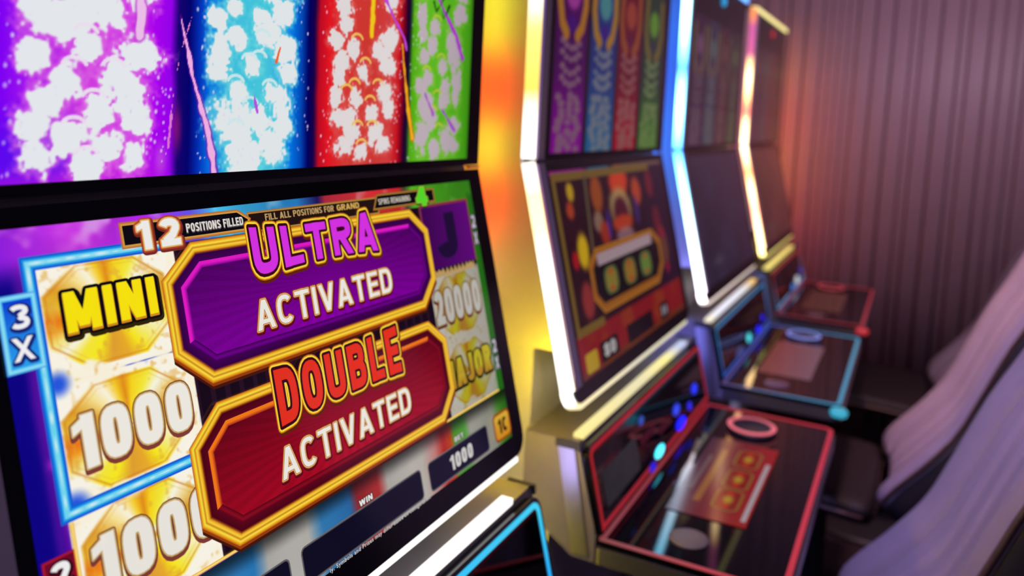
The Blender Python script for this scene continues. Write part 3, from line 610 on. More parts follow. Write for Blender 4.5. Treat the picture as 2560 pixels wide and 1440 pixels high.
        mesh('lettering', [UVL(6.40 + (p[0] - vs[:, 0].min()) * sc, 8.962 - p[1] * .145, z) for p in vs], [tuple(f.vertices) for f in me.polygons], M['screen'], scr, [col] * len(vs))
    return scr

# ------------------------------------------------------------------ artwork of the machines further along, dimmed to imitate the slanting view
def art_upper_far(parent, dim, lab, vivid=1.0):
    nx, ny = 220, 124; U, V = np.meshgrid(np.linspace(0, 16, nx), np.linspace(0, 9, ny)); n2 = fbm(nx, ny, 14, 71, 2)
    img = np.zeros((ny, nx, 3)); img[:] = (24, 8, 30)
    for k, (u0, lo, hi, bl, pot) in enumerate(((.25, (150, 0, 165), (80, 0, 95), (150, 118, 132), (190, 70, 175)), (4.2, (30, 110, 165), (20, 52, 130), (140, 140, 150), (80, 160, 160)), (8.0, (185, 15, 40), (110, 8, 34), (165, 110, 104), (175, 75, 45)), (12.0, (70, 140, 40), (24, 60, 40), (130, 150, 92), (110, 165, 40)))):
        u1 = u0 + 3.6; band = sst(u0 - .05, u0 + .15, U) * sst(u1 + .05, u1 - .15, U); t = sst(0, 4.5, V); uc = (u0 + u1) / 2
        img[:] = img * (1 - band[..., None]) + (np.array(lo) * (1 - t[..., None]) + np.array(hi) * t[..., None]) * band[..., None]
        f = np.full(U.shape, -9.0); r = random.Random(30 + k)
        for v in np.arange(.2, 2.7, .28):
            for s in (-1, 0, 1): f = np.maximum(f, 1 - np.hypot((U - uc - s * .9 + r.uniform(-.25, .25)) / .5, (V - v - r.uniform(-.1, .1)) / .24))
        for v in (3.0, 3.5, 4.1, 4.6):
            for s in (-.9, -.5, 0, .5, .9): f = np.maximum(f, .9 - np.hypot((U - uc - s) / .42, (V - v - .35 * s * s) / .22))
        mixc(img, bl, sst(-.1, .5, f + (n2 - .5) * .5) * .85)
        for s in (-1, 1):                                     # gold horseshoe of each jackpot medallion
            d, _ = pdist(U, V, [(uc + s * 1.35, 8.2), (uc + s * 1.45, 6.6), (uc + s * 1.1, 5.6), (uc + s * .6, 5.2)]); mixc(img, (205, 140, 30), sst(.4, .2, d) * (.9 if k < 2 else .55))
        mixc(img, pot, sst(1.0, .6, np.hypot((U - uc) / 1.0, (V - 7.0) / .9)) * .9); mixc(img, (70, 10, 150), sst(1, .5, np.hypot((U - uc) / .6, (V - 5.7) / .5)) * (.7 if k < 2 else .2))
    g = img.mean(-1, keepdims=True); img = g + (img - g) * vivid
    return lcd('upper_screen', img, UVU, parent, dim, label=lab)
def art_lower_dark(parent, c, lab, dim=1.0):
    nx, ny = 96, 54; U, V = np.meshgrid(np.linspace(0, 16, nx), np.linspace(0, 9, ny)); n = fbm(nx, ny, 4, 90)
    img = np.zeros((ny, nx, 3)); img[:] = c; img *= (.7 + .6 * n)[..., None]
    mixc(img, (90, 84, 92), np.exp(-(np.hypot((U - 4) / 1.5, (V - 7.6) / .35)) ** 2) * .5)
    return lcd('lower_screen', img, UVL, parent, dim, label=lab)
def art_lower_second(parent):
    nx, ny = 160, 90; U, V = np.meshgrid(np.linspace(0, 16, nx), np.linspace(0, 9, ny)); n = fbm(nx, ny, 6, 95)
    img = np.zeros((ny, nx, 3)); img[:] = (40, 10, 20); img *= (.7 + .6 * n)[..., None]
    mixc(img, (35, 12, 40), sst(8, 15, U)); mixc(img, (150, 20, 130), sst(.35, .1, V) * sst(4.5, 3.5, U)); mixc(img, (20, 100, 130), sst(.35, .1, V) * sst(4, 4.6, U) * sst(7.5, 7, U)); mixc(img, (120, 90, 80), sst(.3, .1, V) * sst(7.5, 8, U))
    for (cu, cv, a, b, c, k) in ((5.0, 1.3, .9, 1.1, (170, 80, 25), .9), (4.7, 2.6, .7, .6, (160, 130, 105), .8), (5.4, 3.2, .8, .7, (170, 50, 25), .9), (8.3, .9, 1.6, .9, (215, 65, 25), 1), (10.8, 1.5, .9, .9, (200, 75, 35), .9), (8.0, 2.2, 1.9, 1.1, (175, 150, 95), .9), (8.0, 2.45, 1.3, .85, (80, 16, 34), 1), (8.0, 3.0, 1.7, .5, (190, 60, 25), .95), (8.0, 3.6, 1.5, .45, (160, 120, 130), .8), (13.2, 1.2, .7, 1.0, (130, 30, 40), .8), (13.6, 3.4, .8, 1.0, (120, 28, 40), .8), (1.9, 1.0, .5, .55, (205, 165, 25), .95), (1.6, 1.8, .5, .5, (190, 70, 30), .9), (2.3, 3.7, .75, 1.0, (215, 175, 15), 1), (1.3, 4.0, .4, .5, (190, 20, 30), .9), (14.1, 5.0, .8, 1.4, (150, 90, 50), .6), (14.1, 4.2, .5, .4, (150, 15, 50), .8), (14.1, 6.2, .5, .4, (160, 15, 55), .8), (6.0, 2.9, .25, 1.0, (50, 40, 150), .9), (10.4, 2.5, .3, .9, (70, 45, 140), .8), (1.9, 5.9, .8, 1.0, (165, 55, 50), .85)):
        mixc(img, c, sst(1.1, .6, np.hypot((U - cu) / a, (V - cv) / b) + (n - .5) * .4) * k)
    bar = sst(7.05, 7.2, V); mixc(img, (140, 22, 28), bar); mixc(img, (150, 62, 20), bar * sst(.5, .75, n) * .7); mixc(img, (105, 55, 20), bar * sst(8.5, 8.9, V) * .8)
    scr = lcd('lower_screen', img, UVL, parent, .62, label='lower screen with a dim red and gold bonus picture')
    A = Art(UVL, .55); A.parent = scr
    def line(p, w, col):
        for q in pieces([('s', p, False)], w): A.poly(q, col)
        A.up()
    line([(13.5, .28), (.3, .28), (.3, 7.05), (3.4, 7.05)], .38, L(128, 98, 38)); line([(3.85, .3), (3.4, 3.8)], .3, L(100, 84, 60)); A.build('reel_border', scr)
    oc = [(3.6, 3.75), (12.2, 3.75), (13.4, 4.5), (13.4, 5.9), (12.2, 6.8), (3.6, 6.8), (2.6, 6.0), (2.6, 4.4)]
    A.band(oc, inset(oc, .45), L(190, 120, 30), L(160, 90, 22)); A.poly(inset(oc, .45), L(14, 8, 14)); A.up(); A.build('banner', scr)
    A.poly([(3.7, 4.05), (11.9, 4.0), (11.9, 4.55), (3.7, 4.6)], L(186, 160, 168)); A.up(); A.build('caption_bar', scr)
    for cu, c in ((5.1, L(150, 130, 50)), (7.8, L(165, 120, 40)), (10.4, L(110, 140, 60))):
        lp = rrect(cu - .9, 4.8, cu + .9, 6.1, .5, 4); A.band(lp, inset(lp, .2), L(90, 110, 60), L(90, 110, 60)); A.poly(inset(lp, .2), c); A.up()
        A.disc((cu, 5.05), .4, .2, L(205, 30, 20), c, 12); A.disc((cu, 5.85), .4, .2, L(205, 30, 20), c, 12); A.up(); A.build('reel_symbol', scr)
    for a, b in ((2.3, 4.6), (5.9, 10.0), (11.4, 12.8)):
        A.poly(rrect(a, 7.9, b, 8.8, .12, 3), L(24, 12, 22)); A.up(); A.build('meter_window', scr)
    A.poly(rrect(.5, 8.0, 1.9, 8.85, .15, 3), L(205, 165, 30)); A.up(); A.build('meter_window', scr)
    lettering(A, '80', (2.7, 8.05, 4.2, 8.65), [(0, L(200, 196, 196), (0, 0))], t=.26, wd=.6); lettering(A, '80', (11.6, 8.1, 12.6, 8.6), [(0, L(150, 150, 160), (0, 0))], t=.26, wd=.6)
    A.build('lettering', scr)
    return scr

# ------------------------------------------------------------------ one slot machine
FLANK = 1.7
def side_strip(root, x, dirx, stops, y0=0.15, w=0.03, name='side_light', k=1.0):
    """light strip on the right flank, running from the console up to the top"""
    zs = np.linspace(ZB + stops[0][0], ZB + stops[-1][0], 60); V, Cc, Fc = [], [], []
    for z in zs:
        c = ramp([(ZB + s, col) for s, col in stops], z); c = tuple(q * FLANK * k for q in c)
        for dx, dy in ((0, 0), (.006 * dirx, 0), (.006 * dirx, w), (0, w)): V.append((x + dx, y0 + dy, z)); Cc.append(c)
    n = len(zs)
    for i in range(n - 1):
        for e in range(4): Fc.append((4 * i + e, 4 * i + (e + 1) % 4, 4 * i + 4 + (e + 1) % 4, 4 * i + 4 + e))
    return mesh(name, V, Fc, M['led'], root, Cc)

def slot_machine(i, spec):
    root = bpy.data.objects.new('slot_machine', None); COL.objects.link(root); root.location = (XO[i], 0, 0)
    root['label'] = spec['label']; root['category'] = 'slot machine'; root['group'] = 'slot machines standing in a row'
    Z = lambda z: ZB + z
    # housing, neck, base
    back = 0.40
    prof = [(.018, Z(LUP - .008)), (.018, Z(0)), (.018 - .30 * SA, Z(-.286)), (back, Z(-.286)), (back, Z(LUP - .008))]
    prism_x('screen_housing', prof, XL - .001, XR - .006, M['side'], root, .003)
    prism_x('neck', [(-.012, Z(-.286)), (-.012, Z(-.42)), (back, Z(-.42)), (back, Z(-.286))], .006, XR - .014, M['side'], root, .002)
    prism_x('base_cabinet', [(-.055, Z(-.57)), (-.03, .06), (-.03, 0.0), (back, 0.0), (back, Z(-.42)), (-.008, Z(-.42)), (-.008, Z(-.57))], .004, XR - .012, M['side'], root, .003)
    prism_x('kick_plate', [(-.045, .0), (-.045, .07), (-.028, .07), (-.028, .0)], .02, XR - .03, M['dark'], root)
    # console: ledge, flank and trims
    con = prism_x('console', [(-.012, Z(-.42)), (-.100, Z(-.42)), (-.104, Z(-.43)), (-.137, Z(-.557)), (-.137, Z(-.60)), (-.10, Z(-.60)), (-.055, Z(-.57)), (-.012, Z(-.57))], XL, XR, M['grey'], root, .003)
    for x, s in ((XL, -1), (XR, 1)):
        prism_x('flank_trim', [(-.070, Z(-.430)), (-.097, Z(-.430)), (-.128, Z(-.592)), (-.101, Z(-.592))], min(x, x + .004 * s), max(x, x + .004 * s), M['silver'], root, .001)
        prism_x('trim_cap', [(-.066, Z(-.418)), (-.106, Z(-.418)), (-.107, Z(-.430)), (-.066, Z(-.430))], min(x, x + .005 * s), max(x, x + .005 * s), M['dark'], root, .001)
    # screens: black bezels with the pictures just proud of them
    lowb = rrect(0.0, 0.004, XR, LLOW - .008, (0, 0, .026, .026), 6)
    plate('lower_bezel', lowb, PL, 0.0, -.022, M['bezel'], root, .0025)
    plate('upper_bezel', [(0.0, .002), (XR, .002), (XR, LUP - .008), (0.0, LUP - .008)], PU, 0.0, -.022, M['bezel'], root, .002)
    spec['upper'](root); spec['lower'](root)
    mesh('hinge_pin', [PU(XR - .028, -.002, .003), PU(XR - .002, -.002, .003), PU(XR - .002, .001, .003), PU(XR - .028, .001, .003), PU(XR - .028, -.002, -.002), PU(XR - .002, -.002, -.002), PU(XR - .002, .001, -.002), PU(XR - .028, .001, -.002)], BF, M['chrome'], root)
    for f, a, b in ((PL, .004, LLOW - .034), (PU, .002, LUP - .008)):
        plate('side_trim', [(0.0, a), (.0295, a), (.0295, b), (0.0, b)], f, .003, 0.0, M['trim'], root, .0012)
    # light strip of the left edge: lower run, bottom corner and bottom run, upper run, top run
    st = spec['led']; Wd = .011
    n = 36; p = [(0.0, s) for s in np.linspace(0.0, LLOW - .034, n)]; ow = [(-1, 0)] * n
    sweep('edge_light', p, ow, PL, Wd, .001, -.017, M['led'], root, [ramp(st, -q[1]) for q in p])
    pc = [(.026 + .026 * math.cos(t), LLOW - .034 + .026 * math.sin(t)) for t in np.linspace(math.pi, math.pi / 2, 8)]
    oc = [(math.cos(t), math.sin(t)) for t in np.linspace(math.pi, math.pi / 2, 8)]
    pb = [(x, LLOW - .008) for x in np.linspace(.03, XR - .02, 24)]
    sweep('bottom_light', pc + pb, oc + [(0, 1)] * 24, PL, .009, -.003, -.019, M['led'], root, [ramp(st, -LLOW)] * 4 + [ramp(spec['bottom'], 0)] * 4 + [ramp(spec['bottom'], q[0]) for q in pb])
    p = [(0.0, s) for s in np.linspace(0.004, LUP, 40)]
    sweep('edge_light', p, [(-1, 0)] * 40, PU, Wd, .001, -.017, M['led'], root, [ramp(st, q[1]) for q in p])
    p = [(x, LUP - .008) for x in np.linspace(-.01, XR, 20)]
    sweep('top_light', p, [(0, 1)] * 20, PU, .012, .004, -.017, M['led'], root, [spec['top']] * 20)
    lathe_c = spec['logo']; V, Fc, Cc = [PU(.352, .412, .006)], [], [lathe_c]
    for k in range(20):
        t = 2 * math.pi * k / 20; V += [PU(.352 + .020 * math.cos(t), .412 + .013 * math.sin(t), .004), PU(.352 + .022 * math.cos(t), .412 + .015 * math.sin(t), 0.0)]; Cc += [tuple(q * .7 for q in lathe_c)] * 2
    for k in range(20): k2 = (k + 1) % 20; Fc += [(0, 1 + 2 * k, 1 + 2 * k2), (1 + 2 * k, 2 + 2 * k, 2 + 2 * k2, 1 + 2 * k2)]
    mesh('emblem_lamp', V, Fc, M['led'], root, Cc)
    # glowing sliver imitating the trim's coloured reflection, between strip and bezel
    p = [(0.003, s) for s in np.linspace(.006, LLOW - .05, 20)]
    sweep('rim_reflection', p, [(-1, 0)] * 20, PL, .003, .0042, .002, M['led'], root, [tuple(c * .25 for c in ramp(spec['rim'], -q[1])) for q in p])
    p = [(0.003, s) for s in np.linspace(.006, LUP - .01, 20)]
    sweep('rim_reflection', p, [(-1, 0)] * 20, PU, .003, .0042, .002, M['led'], root, [tuple(c * .25 for c in ramp(spec['rim'], q[1])) for q in p])
    # flank lights that shine on the neighbour
    side_strip(root, XR - .006, 1, spec['flank'], spec.get('flank_y', .15), k=spec.get('flank_k', 1.0))
    p = [(XR, q) for q in np.linspace(.300, .372, 10)]
    sweep('neck_fill_strip', p, [(1, 0)] * 10, PL, .003, -.005, -.020, M['led'], root, [spec['neck']] * 10)  # hidden strip added to throw light on the neighbour's neck and ledge
    mesh('inner_fill_strip', box_v((XR - .014, .01, Z(-.41)), (XR - .010, .045, Z(-.335))), BF, M['led'], root, [spec['inner']] * 8)  # unseen glowing block added to brighten the side of the next neck
    V, Cc = [], []
    for (yy, zz) in ((-.012, -.44), (-.034, -.44), (-.05, -.56), (-.028, -.56)):
        for dx in (0, .004): V.append((XR + dx, yy, Z(zz))); Cc.append(spec['flank_low'])
    mesh('console_light', V, [(0, 2, 4, 6), (1, 3, 5, 7), (0, 1, 3, 2), (2, 3, 5, 4), (4, 5, 7, 6), (6, 7, 1, 0)], M['led'], root, Cc)
    V, Cc = [], []
    for (yy, zz) in ((.06, -.62), (.04, -.62), (.04, -1.05), (.06, -1.05)):
        for dx in (0, .004): V.append((XR - .012 + dx, yy, Z(zz))); Cc.append(spec['base'])
    mesh('base_light', V, [(0, 2, 4, 6), (1, 3, 5, 7), (0, 1, 3, 2), (2, 3, 5, 4), (4, 5, 7, 6), (6, 7, 1, 0)], M['led'], root, Cc)
    # light bar on the ledge
    bar = [(-.084, Z(-.4185)), (-.099, Z(-.4185)), (-.102, Z(-.424)), (-.102, Z(-.4125)), (-.084, Z(-.4125))]
    V, Cc = [], []; xs = np.linspace(.008, .628, 24)
    for x in xs:
        for yy, zz in ((-.086, -.421), (-.102, -.421), (-.102, -.4135), (-.086, -.4135)): V.append((x, yy, Z(zz))); Cc.append(ramp(spec['bar'], x))
    Fc = [(4 * a + k, 4 * a + (k + 1) % 4, 4 * a + 4 + (k + 1) % 4, 4 * a + 4 + k) for a in range(23) for k in range(4)] + [(3, 2, 1, 0), (92, 93, 94, 95)]
    mesh('ledge_light', V, Fc, M['led'], root, Cc)
    # upright panel with its glowing border
    lp = rrect(XL + .002, -.004, XR - .002, .132, (.022, .022, .004, .004), 6)
    pan = plate('service_panel', lp, PP, .008, -.004, M['glass'], root, .0015)
    o, inn = inset(lp, .006), inset(lp, .0135)
    ring('border_light', o, inn, PP, .0092, .001, M['led'], root, spec['panel'])
    A = Art(PP)
    A.k = 12
    def glowspot(x, s, rx, rs, c):
        V, Fc, Cc = [PP(x, s, .0105)], [], [c]
        for k in range(16):
            t = 2 * math.pi * k / 16; V.append(PP(x + rx * math.cos(t), s + rs * math.sin(t), .0095)); Cc.append(tuple(q * .55 for q in c))
        for k in range(16): Fc.append((0, 1 + k, 1 + (k + 1) % 16))
        mesh('indicator_lamp', V, Fc, M['led'], pan, Cc)
    for s_ in spec['spots']: glowspot(*s_)
    for (x0, s0, x1, s1, c) in spec['labels']:
        plate('panel_label', rrect(x0, s0, x1, s1, .006, 3), PP, .0092, .008, c, pan)
    plate('bill_slot', rrect(.262, .096, .345, .126, .006, 3), PP, .0092, .008, M['dark'], pan, .0015)
    # button deck
    lp = rrect(XL + .003, -.415, XR + .002, -.140, (.022, .022, .004, .004), 6)
    dk = plate('button_deck', lp, PD, 0.0, -.012, M['glass'], root, .0015)
    plate('deck_rim', inset(lp, -.003), PD, -.010, -.036, M['silver'], root, .002)
    ring('border_light', inset(lp, .001), inset(lp, .0095), PD, .0015, .0012, M['led'], root, spec['deck'])
    c = spec['corner']
    lathe('corner_light', [(.004, -.016), (.017, -.013), (.020, -.004), (.015, .003), (.004, .004)], (XL - .006, -.412, ZD - .006), M['led'], root, 16, cols=[c] * 5)
    bc = (.575, -.262, ZD)
    btn = lathe('spin_button', [(.050, .0), (.051, .004), (.047, .009), (.040, .010), (.036, .007), (.0, .007)], bc, M['dark'], root, 32)
    lathe('button_ring', [(.047, .0085), (.0495, .0115), (.044, .0135), (.039, .0105)], bc, M['led'], btn, 32, caps=False, cols=[tuple(q * f for q in spec['button']) for f in (.7, 1, .9, .4)])
    # deck display
    A = Art(PD, spec['dkgain']); A.k = 30
    x0, x1, y0, y1 = .147, .494, -.330, -.200
    base = spec['dkart']
    A.poly([(x0, y0), (x1, y0), (x1, y1), (x0, y1)], None, lambda p: base[0] if p[1] < -.27 else base[1]); A.up()
    A.build('deck_display', root); dsp = root.children[-1] if False else [o for o in root.children if o.name.startswith('deck_display')][-1]
    if spec['dkdetail']:
        A.poly([(x0 + .02, y0 + .004), (x1 - .08, y0 + .004), (x1 - .08, y0 + .012), (x0 + .02, y0 + .012)][::1], L(196, 180, 190)); A.up(); A.build('caption_bar', dsp)
        for cx in (.418, .320, .232):
            lp2 = rrect(cx - .042, -.307, cx + .042, -.262, .014, 4); A.band(lp2, inset(lp2, .004), L(150, 130, 50), L(150, 90, 40)); A.poly(inset(lp2, .004), L(150, 26, 26)); A.up(); A.disc((cx, -.285), .02, .010, L(214, 176, 40), L(170, 80, 30), 12); A.disc((cx - .026, -.285), .007, .008, L(230, 40, 30), L(190, 40, 30), 8); A.disc((cx + .026, -.285), .007, .008, L(230, 40, 30), L(190, 40, 30), 8); A.up(); A.build('display_symbol', dsp)
        A.poly([(.20, -.244), (.44, -.244), (.44, -.232), (.20, -.232)], L(165, 100, 50)); A.poly([(.24, -.222), (.40, -.222), (.40, -.215), (.24, -.215)], L(120, 90, 100)); A.up(); A.build('caption_bar', dsp)
    lathe('service_button', [(.030, 0), (.031, .002), (.026, .0035), (.0, .004)], (.070, -.260, ZD), spec['emblem'], root, 28)
    return root

Wt = lambda k=5.0: (k, k * .97, k * .92)
def side_color(red, front, far, near):
    """border colour by place on the deck"""
    def f(x, y):
        if y < -.39: return front
        if x > .62: return far
        if x < .05: return near
        return red
    return f
M['paper'] = mat('pale_label', (0.16, 0.20, 0.12), 0.6, noise=0.35, nscale=60)
M['redprint'] = mat('red_print_label', (0.25, 0.02, 0.04), 0.5, noise=0.4, nscale=90)
M['disc'] = mat('pale_disc', (0.20, 0.17, 0.15), 0.4, noise=0.1)
M['discd'] = mat('mauve_disc', (0.22, 0.13, 0.15), 0.4, noise=0.1)
Y_, R_, O_ = (4.2, 4.3, .10), (8.0, .05, .01), (5.0, 1.2, .10)
blues = [(.077, .584, .022, .011)]
spots2 = [(.584, .077, .022, .011, (.02, .05, 1.5)), (.44, .078, .024, .011, (.03, .08, 1.2)), (.53, .098, .014, .009, (.03, .03, 1.3)), (.455, .110, .034, .011, (.01, .02, 3.2)), (.235, .034, .016, .008, (.02, .09, .5)), (.253, .124, .02, .008, (.01, .01, .9)), (.302, .113, .030, .010, (.2, 2.6, 3.2))]
spec = [
    dict(label='near slot machine whose lower screen reads ULTRA ACTIVATED and DOUBLE ACTIVATED', upper=art_upper_near, lower=art_lower_near,
         led=[(-.4, Wt(.35)), (.5, Wt(.35))], rim=[(-.4, (.1, .1, .12)), (.5, (.1, .1, .12))], bottom=[(0, Wt(1.5)), (.7, Wt(1.5))], top=Wt(2), logo=(.1, .4, .9),
         bar=[(0, Wt(1.5)), (.7, Wt(1.5))], flank=[(-.27, (1.6, 1.0, .35)), (-.20, (2.2, 1.2, .45)), (-.16, (4.0, 1.2, .2)), (-.12, R_), (-.035, R_), (-.025, Y_), (.05, Y_), (.06, R_), (.175, R_), (.185, Y_), (.33, Y_), (.36, O_), (.45, O_)], flank_low=(5.0, 4.5, 10.0), neck=(200, 138, 3), base=(10, 8, .3), inner=(11, 9, .2),
         panel=lambda x, s: (.01, .36, 1.0) if x < .655 or s > .03 else (.05, .62, .9), deck=lambda x, y: (.01, .36, 1.0), corner=(.01, .3, .9),
         spots=[], labels=[], button=(.3, .3, .9), dkart=(L(20, 20, 60), L(30, 30, 80)), dkgain=.6, dkdetail=False, emblem=M['disc']),
    dict(label='second slot machine, white edge light and red glowing button deck, red bonus picture', upper=lambda r: art_upper_far(r, .50, 'upper screen with dim purple, blue, red and green columns'), lower=art_lower_second,
         led=[(-.4, Wt(2.6)), (-.15, Wt(2.6)), (-.11, (2.2, 1.9, .9)), (-.05, (2.2, 1.8, .8)), (-.012, Wt(2.2)), (-.004, (1.2, .8, .2)), (.002, Wt(2.2)), (.06, Wt(2.2)), (.11, (1.5, .95, .16)), (.20, (1.7, 1.2, .3)), (.28, Wt(2.4)), (.5, Wt(2.6))],
         rim=[(-.4, (2.6, 1.3, .5)), (-.33, (1.4, .9, 1.2)), (-.2, (1.6, .8, 1.0)), (-.1, (1.6, .3, .9)), (0, (1.2, .7, 1.6)), (.15, (.5, .25, 1.2)), (.5, (.7, .5, 1.4))],
         bottom=[(0, (1.2, 1.0, .55)), (.3, (.95, .86, .66)), (.7, (.8, .72, .46))], top=Wt(3), logo=(.9, .3, .1), bar=[(0, (1.0, .85, .3)), (.3, (.8, .72, .42)), (.48, (1.0, .88, .25)), (.58, (.5, .55, .8)), (.7, (.5, .55, .8))],
         flank_k=1.6, flank=[(-.27, (1.6, 1.5, 6)), (-.15, (.6, 1.4, 8)), (-.08, (.3, 2.2, 10)), (.0, (.25, 1.3, 10)), (.08, (.15, 2.6, 11)), (.16, (.1, .5, 9)), (.24, (.1, .6, 9)), (.32, (.15, 2.4, 11)), (.45, (.1, .7, 9))], flank_low=(1.6, 1.6, 7), neck=(10, 9, 40), base=(3, 3, 12), inner=(6, 6, 24),
         panel=lambda x, s: (.34, .006, .008) if s < .03 else (.32, .010, .016), deck=side_color((.20, .008, .012), (.48, .012, .02), (.34, .010, .014), (.24, .05, .06)), corner=(.10, .02, .03),
         spots=spots2, labels=[(.028, .050, .195, .105, M['paper']), (.215, .060, .30, .074, M['redprint']), (.315, .076, .385, .09, M['redprint'])], button=(.9, .16, .20), dkart=(L(176, 24, 30), L(70, 34, 62)), dkgain=.55, dkdetail=True, emblem=M['disc']),
    dict(label='third slot machine, blue-white edge light and blue glowing button deck, dark lower screen', upper=lambda r: art_upper_far(r, .26, 'dim upper screen with pale column stripes', .45), lower=lambda r: art_lower_dark(r, (34, 30, 52), 'dark lower screen', .8),
         led=[(-.4, (6, 5.2, 5.6)), (-.25, (4, 5, 6)), (-.10, (1.6, 4.6, 6.5)), (-.03, (.8, 3.2, 6)), (0, (.3, 1.4, 5)), (.03, (.8, 3.2, 6)), (.10, (1.8, 5, 6.5)), (.16, (1.2, 4, 6.5)), (.20, (.22, 1.0, 4)), (.25, (.9, 3.4, 6)), (.32, (2.4, 5, 6)), (.5, (2.6, 5, 6))],
         rim=[(-.4, (1.2, 1.2, 1.3)), (0, (.4, .5, 1.0)), (.5, (.2, .7, .8))], bottom=[(0, (1.1, .9, .85)), (.7, (.75, .6, .5))], top=(.3, .9, 2.2), logo=(.02, .45, .95), bar=[(0, (1.0, .9, .6)), (.1, (.85, .85, 1.0)), (.45, (.8, .8, .85)), (.6, (.9, .55, .15))],
         flank=[(-.27, (4, 2.2, 1.2)), (-.15, (4.5, 1.0, 1.2)), (-.05, (5, .5, 1.2)), (.06, (4.5, 1.0, 1.2)), (.15, (5, .5, 1.8)), (.25, (3.5, .5, 2.4)), (.45, (4, 1.5, .6))], flank_low=(.6, 1.4, 4), neck=(8, 6, 4), base=(2, 2, 4), inner=(4, 2, 3),
         panel=lambda x, s: (.02, .16, .36) if s < .03 else (.02, .07, .36), deck=side_color((.10, .12, .34), (.03, .26, .44), (.04, .08, .44), (.10, .06, .20)), corner=(.03, .38, .55),
         spots=[(.338, .104, .03, .012, (.1, 1.1, 1.2)), (.485, .112, .035, .011, (.01, .01, 1.6)), (.572, .095, .02, .01, (.01, .02, 1.3)), (.20, .11, .05, .012, (.05, .06, .2))], labels=[], button=(.25, .30, .9), dkart=(L(150, 110, 130), L(150, 70, 72)), dkgain=.45, dkdetail=False, emblem=M['discd']),
    dict(label='far end slot machine, pink and cream edge light, beside the slatted wall', upper=lambda r: art_upper_far(r, .14, 'dark upper screen seen nearly edge on', .5), lower=lambda r: art_lower_dark(r, (74, 42, 40), 'dark brownish lower screen', .7),
         led=[(-.4, (6, 4, 1.4)), (-.30, (6, 3.8, 1.8)), (-.22, (6.5, 2.0, 1.2)), (-.15, (6, 4, 1.8)), (-.09, (3.2, 1.2, .35)), (-.04, (5, 2.8, 1.4)), (.0, (6, 4.4, 2.6)), (.06, (5.5, 3.6, 1.6)), (.11, (2.6, .5, .35)), (.14, (3.0, .9, .4)), (.18, (5, 2.6, 1.0)), (.23, (5.5, 3.8, 1.8)), (.28, (2.6, 1.4, .6)), (.31, (.9, .16, .42)), (.40, (.75, .12, .42)), (.43, (1.3, .36, .12)), (.5, (1.3, .4, .1))],
         rim=[(-.4, (.9, .5, .4)), (.5, (.6, .2, .9))], bottom=[(0, (1.0, .85, .22)), (.7, (.7, .55, .13))], top=(1.3, 1.1, .42), logo=(.65, .01, .03), bar=[(0, (1.0, .82, .2)), (.7, (.9, .62, .15))],
         flank=[(-.27, (6, .9, .03)), (-.12, (7, 2.6, .05)), (-.02, (7, 2.2, .05)), (.06, (8, .9, .03)), (.2, (7, .9, .03)), (.28, (6, 2.4, .05)), (.45, (6, 2.6, .06))], flank_low=(5, .25, .2), neck=(10, .6, .3), base=(3, .2, .2), inner=(10, .6, .3), flank_y=.022, flank_k=1.0,
         panel=lambda x, s: (.30, .02, .02) if s < .03 else (.10, .25, .5), deck=side_color((.26, .02, .03), (.34, .02, .035), (.30, .015, .02), (.20, .03, .05)), corner=(.5, .02, .03),
         spots=[(.50, .105, .05, .016, (.8, .85, .9)), (.37, .112, .045, .014, (.03, .2, .7)), (.62, .085, .04, .014, (.03, .02, .35))], labels=[], button=(.55, .05, .06), dkart=(L(120, 70, 60), L(100, 60, 50)), dkgain=.35, dkdetail=False, emblem=M['discd']),
]
for i in range(4): slot_machine(i, spec[i])

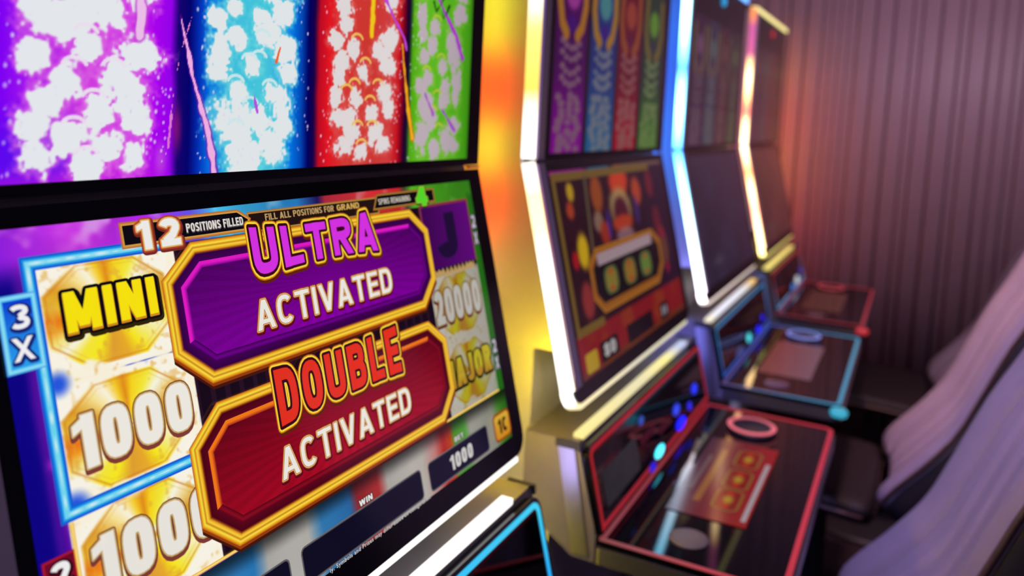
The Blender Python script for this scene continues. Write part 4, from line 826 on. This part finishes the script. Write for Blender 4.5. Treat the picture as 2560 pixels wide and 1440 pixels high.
# ------------------------------------------------------------------ chairs pushed in under the decks
def catmull(pts, n):
    P = [np.array(pts[0])] + [np.array(p) for p in pts] + [np.array(pts[-1])]; out = []; seg = len(pts) - 1
    for k in range(n + 1):
        t = min(k / n * seg, seg - 1e-9); i = int(t); f = t - i; a, b, c, d = P[i], P[i + 1], P[i + 2], P[i + 3]
        out.append(.5 * (2 * b + (c - a) * f + (2 * a - 5 * b + 4 * c - d) * f * f + (3 * b - 3 * c + d - a) * f ** 3))
    return out
BACK = [(-.452, -.828), (-.485, -.775), (-.545, -.700), (-.605, -.610), (-.650, -.500), (-.690, -.395), (-.735, -.300), (-.775, -.205), (-.800, -.125)]
def padded(name, prof, hw, thick, m, parent, pleats, edge=.05, wings=.03, depth=.006):
    """upholstered pad: profile swept across x, rounded at the rim, with sewn channels running along it"""
    NT, NX = len(prof) - 1, 64; V, Fc = [], []; P = [np.array(p) for p in prof]
    nrm = []
    for k in range(NT + 1):
        d = P[min(k + 1, NT)] - P[max(k - 1, 0)]; d /= np.hypot(*d); nrm.append(np.array((-d[1], d[0])) * (1 if (-d[1] * 0 + d[0]) else 1))
    sgn = 1 if nrm[NT // 2][0] > 0 else -1
    for side in (0, 1):
        for k in range(NT + 1):
            t = k / NT; rt = min(1, min(t, 1 - t) / .10); w = hw * (1 - .10 * (1 - math.sqrt(max(0, 1 - (1 - rt) ** 2))) * 2.2)
            for j in range(NX + 1):
                x = -1 + 2 * j / NX; ex = min(1, (1 - abs(x)) * hw / edge); roll = math.sqrt(max(0, 1 - (1 - ex) ** 2)); rollt = math.sqrt(max(0, 1 - (1 - rt) ** 2))
                off = thick * (.25 + .75 * roll * rollt) if side == 0 else -thick * .35 * roll * rollt - .004
                if side == 0 and pleats: off -= depth * (1 - min(1, abs(math.sin(math.pi * pleats * (x * .5 + .5))) ** .8 * 1.5)) * roll * rollt
                off += wings * abs(x) ** 3
                q = P[k] + nrm[k] * sgn * off; V.append((x * w, q[0], q[1] + ZB))
    n = (NT + 1) * (NX + 1); r = NX + 1
    for k in range(NT):
        for j in range(NX):
            a = k * r + j; Fc.append((a, a + 1, a + r + 1, a + r)); Fc.append((n + a + r, n + a + r + 1, n + a + 1, n + a))
    rim = [j for j in range(r)] + [k * r + NX for k in range(1, NT + 1)] + [NT * r + j for j in range(NX - 1, -1, -1)] + [k * r for k in range(NT - 1, 0, -1)]
    for a, b in zip(rim, rim[1:] + rim[:1]): Fc.append((b, a, n + a, n + b))
    o = mesh(name, V, Fc, m, parent, smooth=True)
    return o, [V[a] for a in rim]
def tube(name, path, r, m, parent, closed=True, seg=7):
    V, Fc = [], []; n = len(path); P = [np.array(p) for p in path]
    for i in range(n):
        d = P[(i + 1) % n] - P[i - 1]; d /= np.linalg.norm(d) + 1e-9; a = np.cross(d, (.3, .9, .2)); a /= np.linalg.norm(a) + 1e-9; b = np.cross(d, a)
        for k in range(seg): t = 2 * math.pi * k / seg; V.append(tuple(P[i] + r * (math.cos(t) * a + math.sin(t) * b)))
    for i in range(n if closed else n - 1):
        for k in range(seg): i2 = (i + 1) % n; Fc.append((i * seg + k, i * seg + (k + 1) % seg, i2 * seg + (k + 1) % seg, i2 * seg + k))
    return mesh(name, V, Fc, m, parent, smooth=True)
def chair(x, dy, label):
    root = bpy.data.objects.new('casino_chair', None); COL.objects.link(root); root.location = (x, dy, 0)
    root['label'] = label; root['category'] = 'chair'; root['group'] = 'padded chairs pushed in at the machines'
    pb = [(p[0] - .055, p[1] - .035) for p in catmull(BACK, 34)]
    cush, rim = padded('backrest', pb, .235, .050, M['leather'], root, 5, wings=.045, depth=.042)
    tube('piping', rim[::2], .0055, M['piping'], cush)
    outer = [(p[0] - .060, p[1] - .042) for p in pb]
    padded('back_shell', outer, .246, .085, M['shell'], root, 0, edge=.02, wings=.05)
    sp_ = catmull([(-.095, -.868), (-.14, -.842), (-.25, -.838), (-.36, -.842), (-.455, -.850)], 20)[::-1]
    st, rim2 = padded('seat', sp_, .235, .045, M['brown'], root, 5, wings=.01)
    tube('piping', rim2[::2], .0055, M['piping'], st)
    padded('seat_pan', [(p[0], p[1] - .03) for p in sp_], .225, .02, M['shell'], root, 0, wings=.0)
    lathe('pedestal', [(.05, .02), (.04, .05), (.036, .3), (.036, .44), (.10, .452)], (0, -.30, 0), M['dark'], root)
    lathe('foot_plate', [(.235, 0), (.24, .008), (.22, .018), (.06, .03)], (0, -.30, 0), M['dark'], root, 40)
    return root
chair(1.20, 0, 'nearest padded chair with a pleated mauve back, before the second machine')
chair(2.05, -.05, 'middle padded chair with dark shell, before the third machine')
chair(2.90, -.17, 'farthest padded chair, next to the slatted wall')
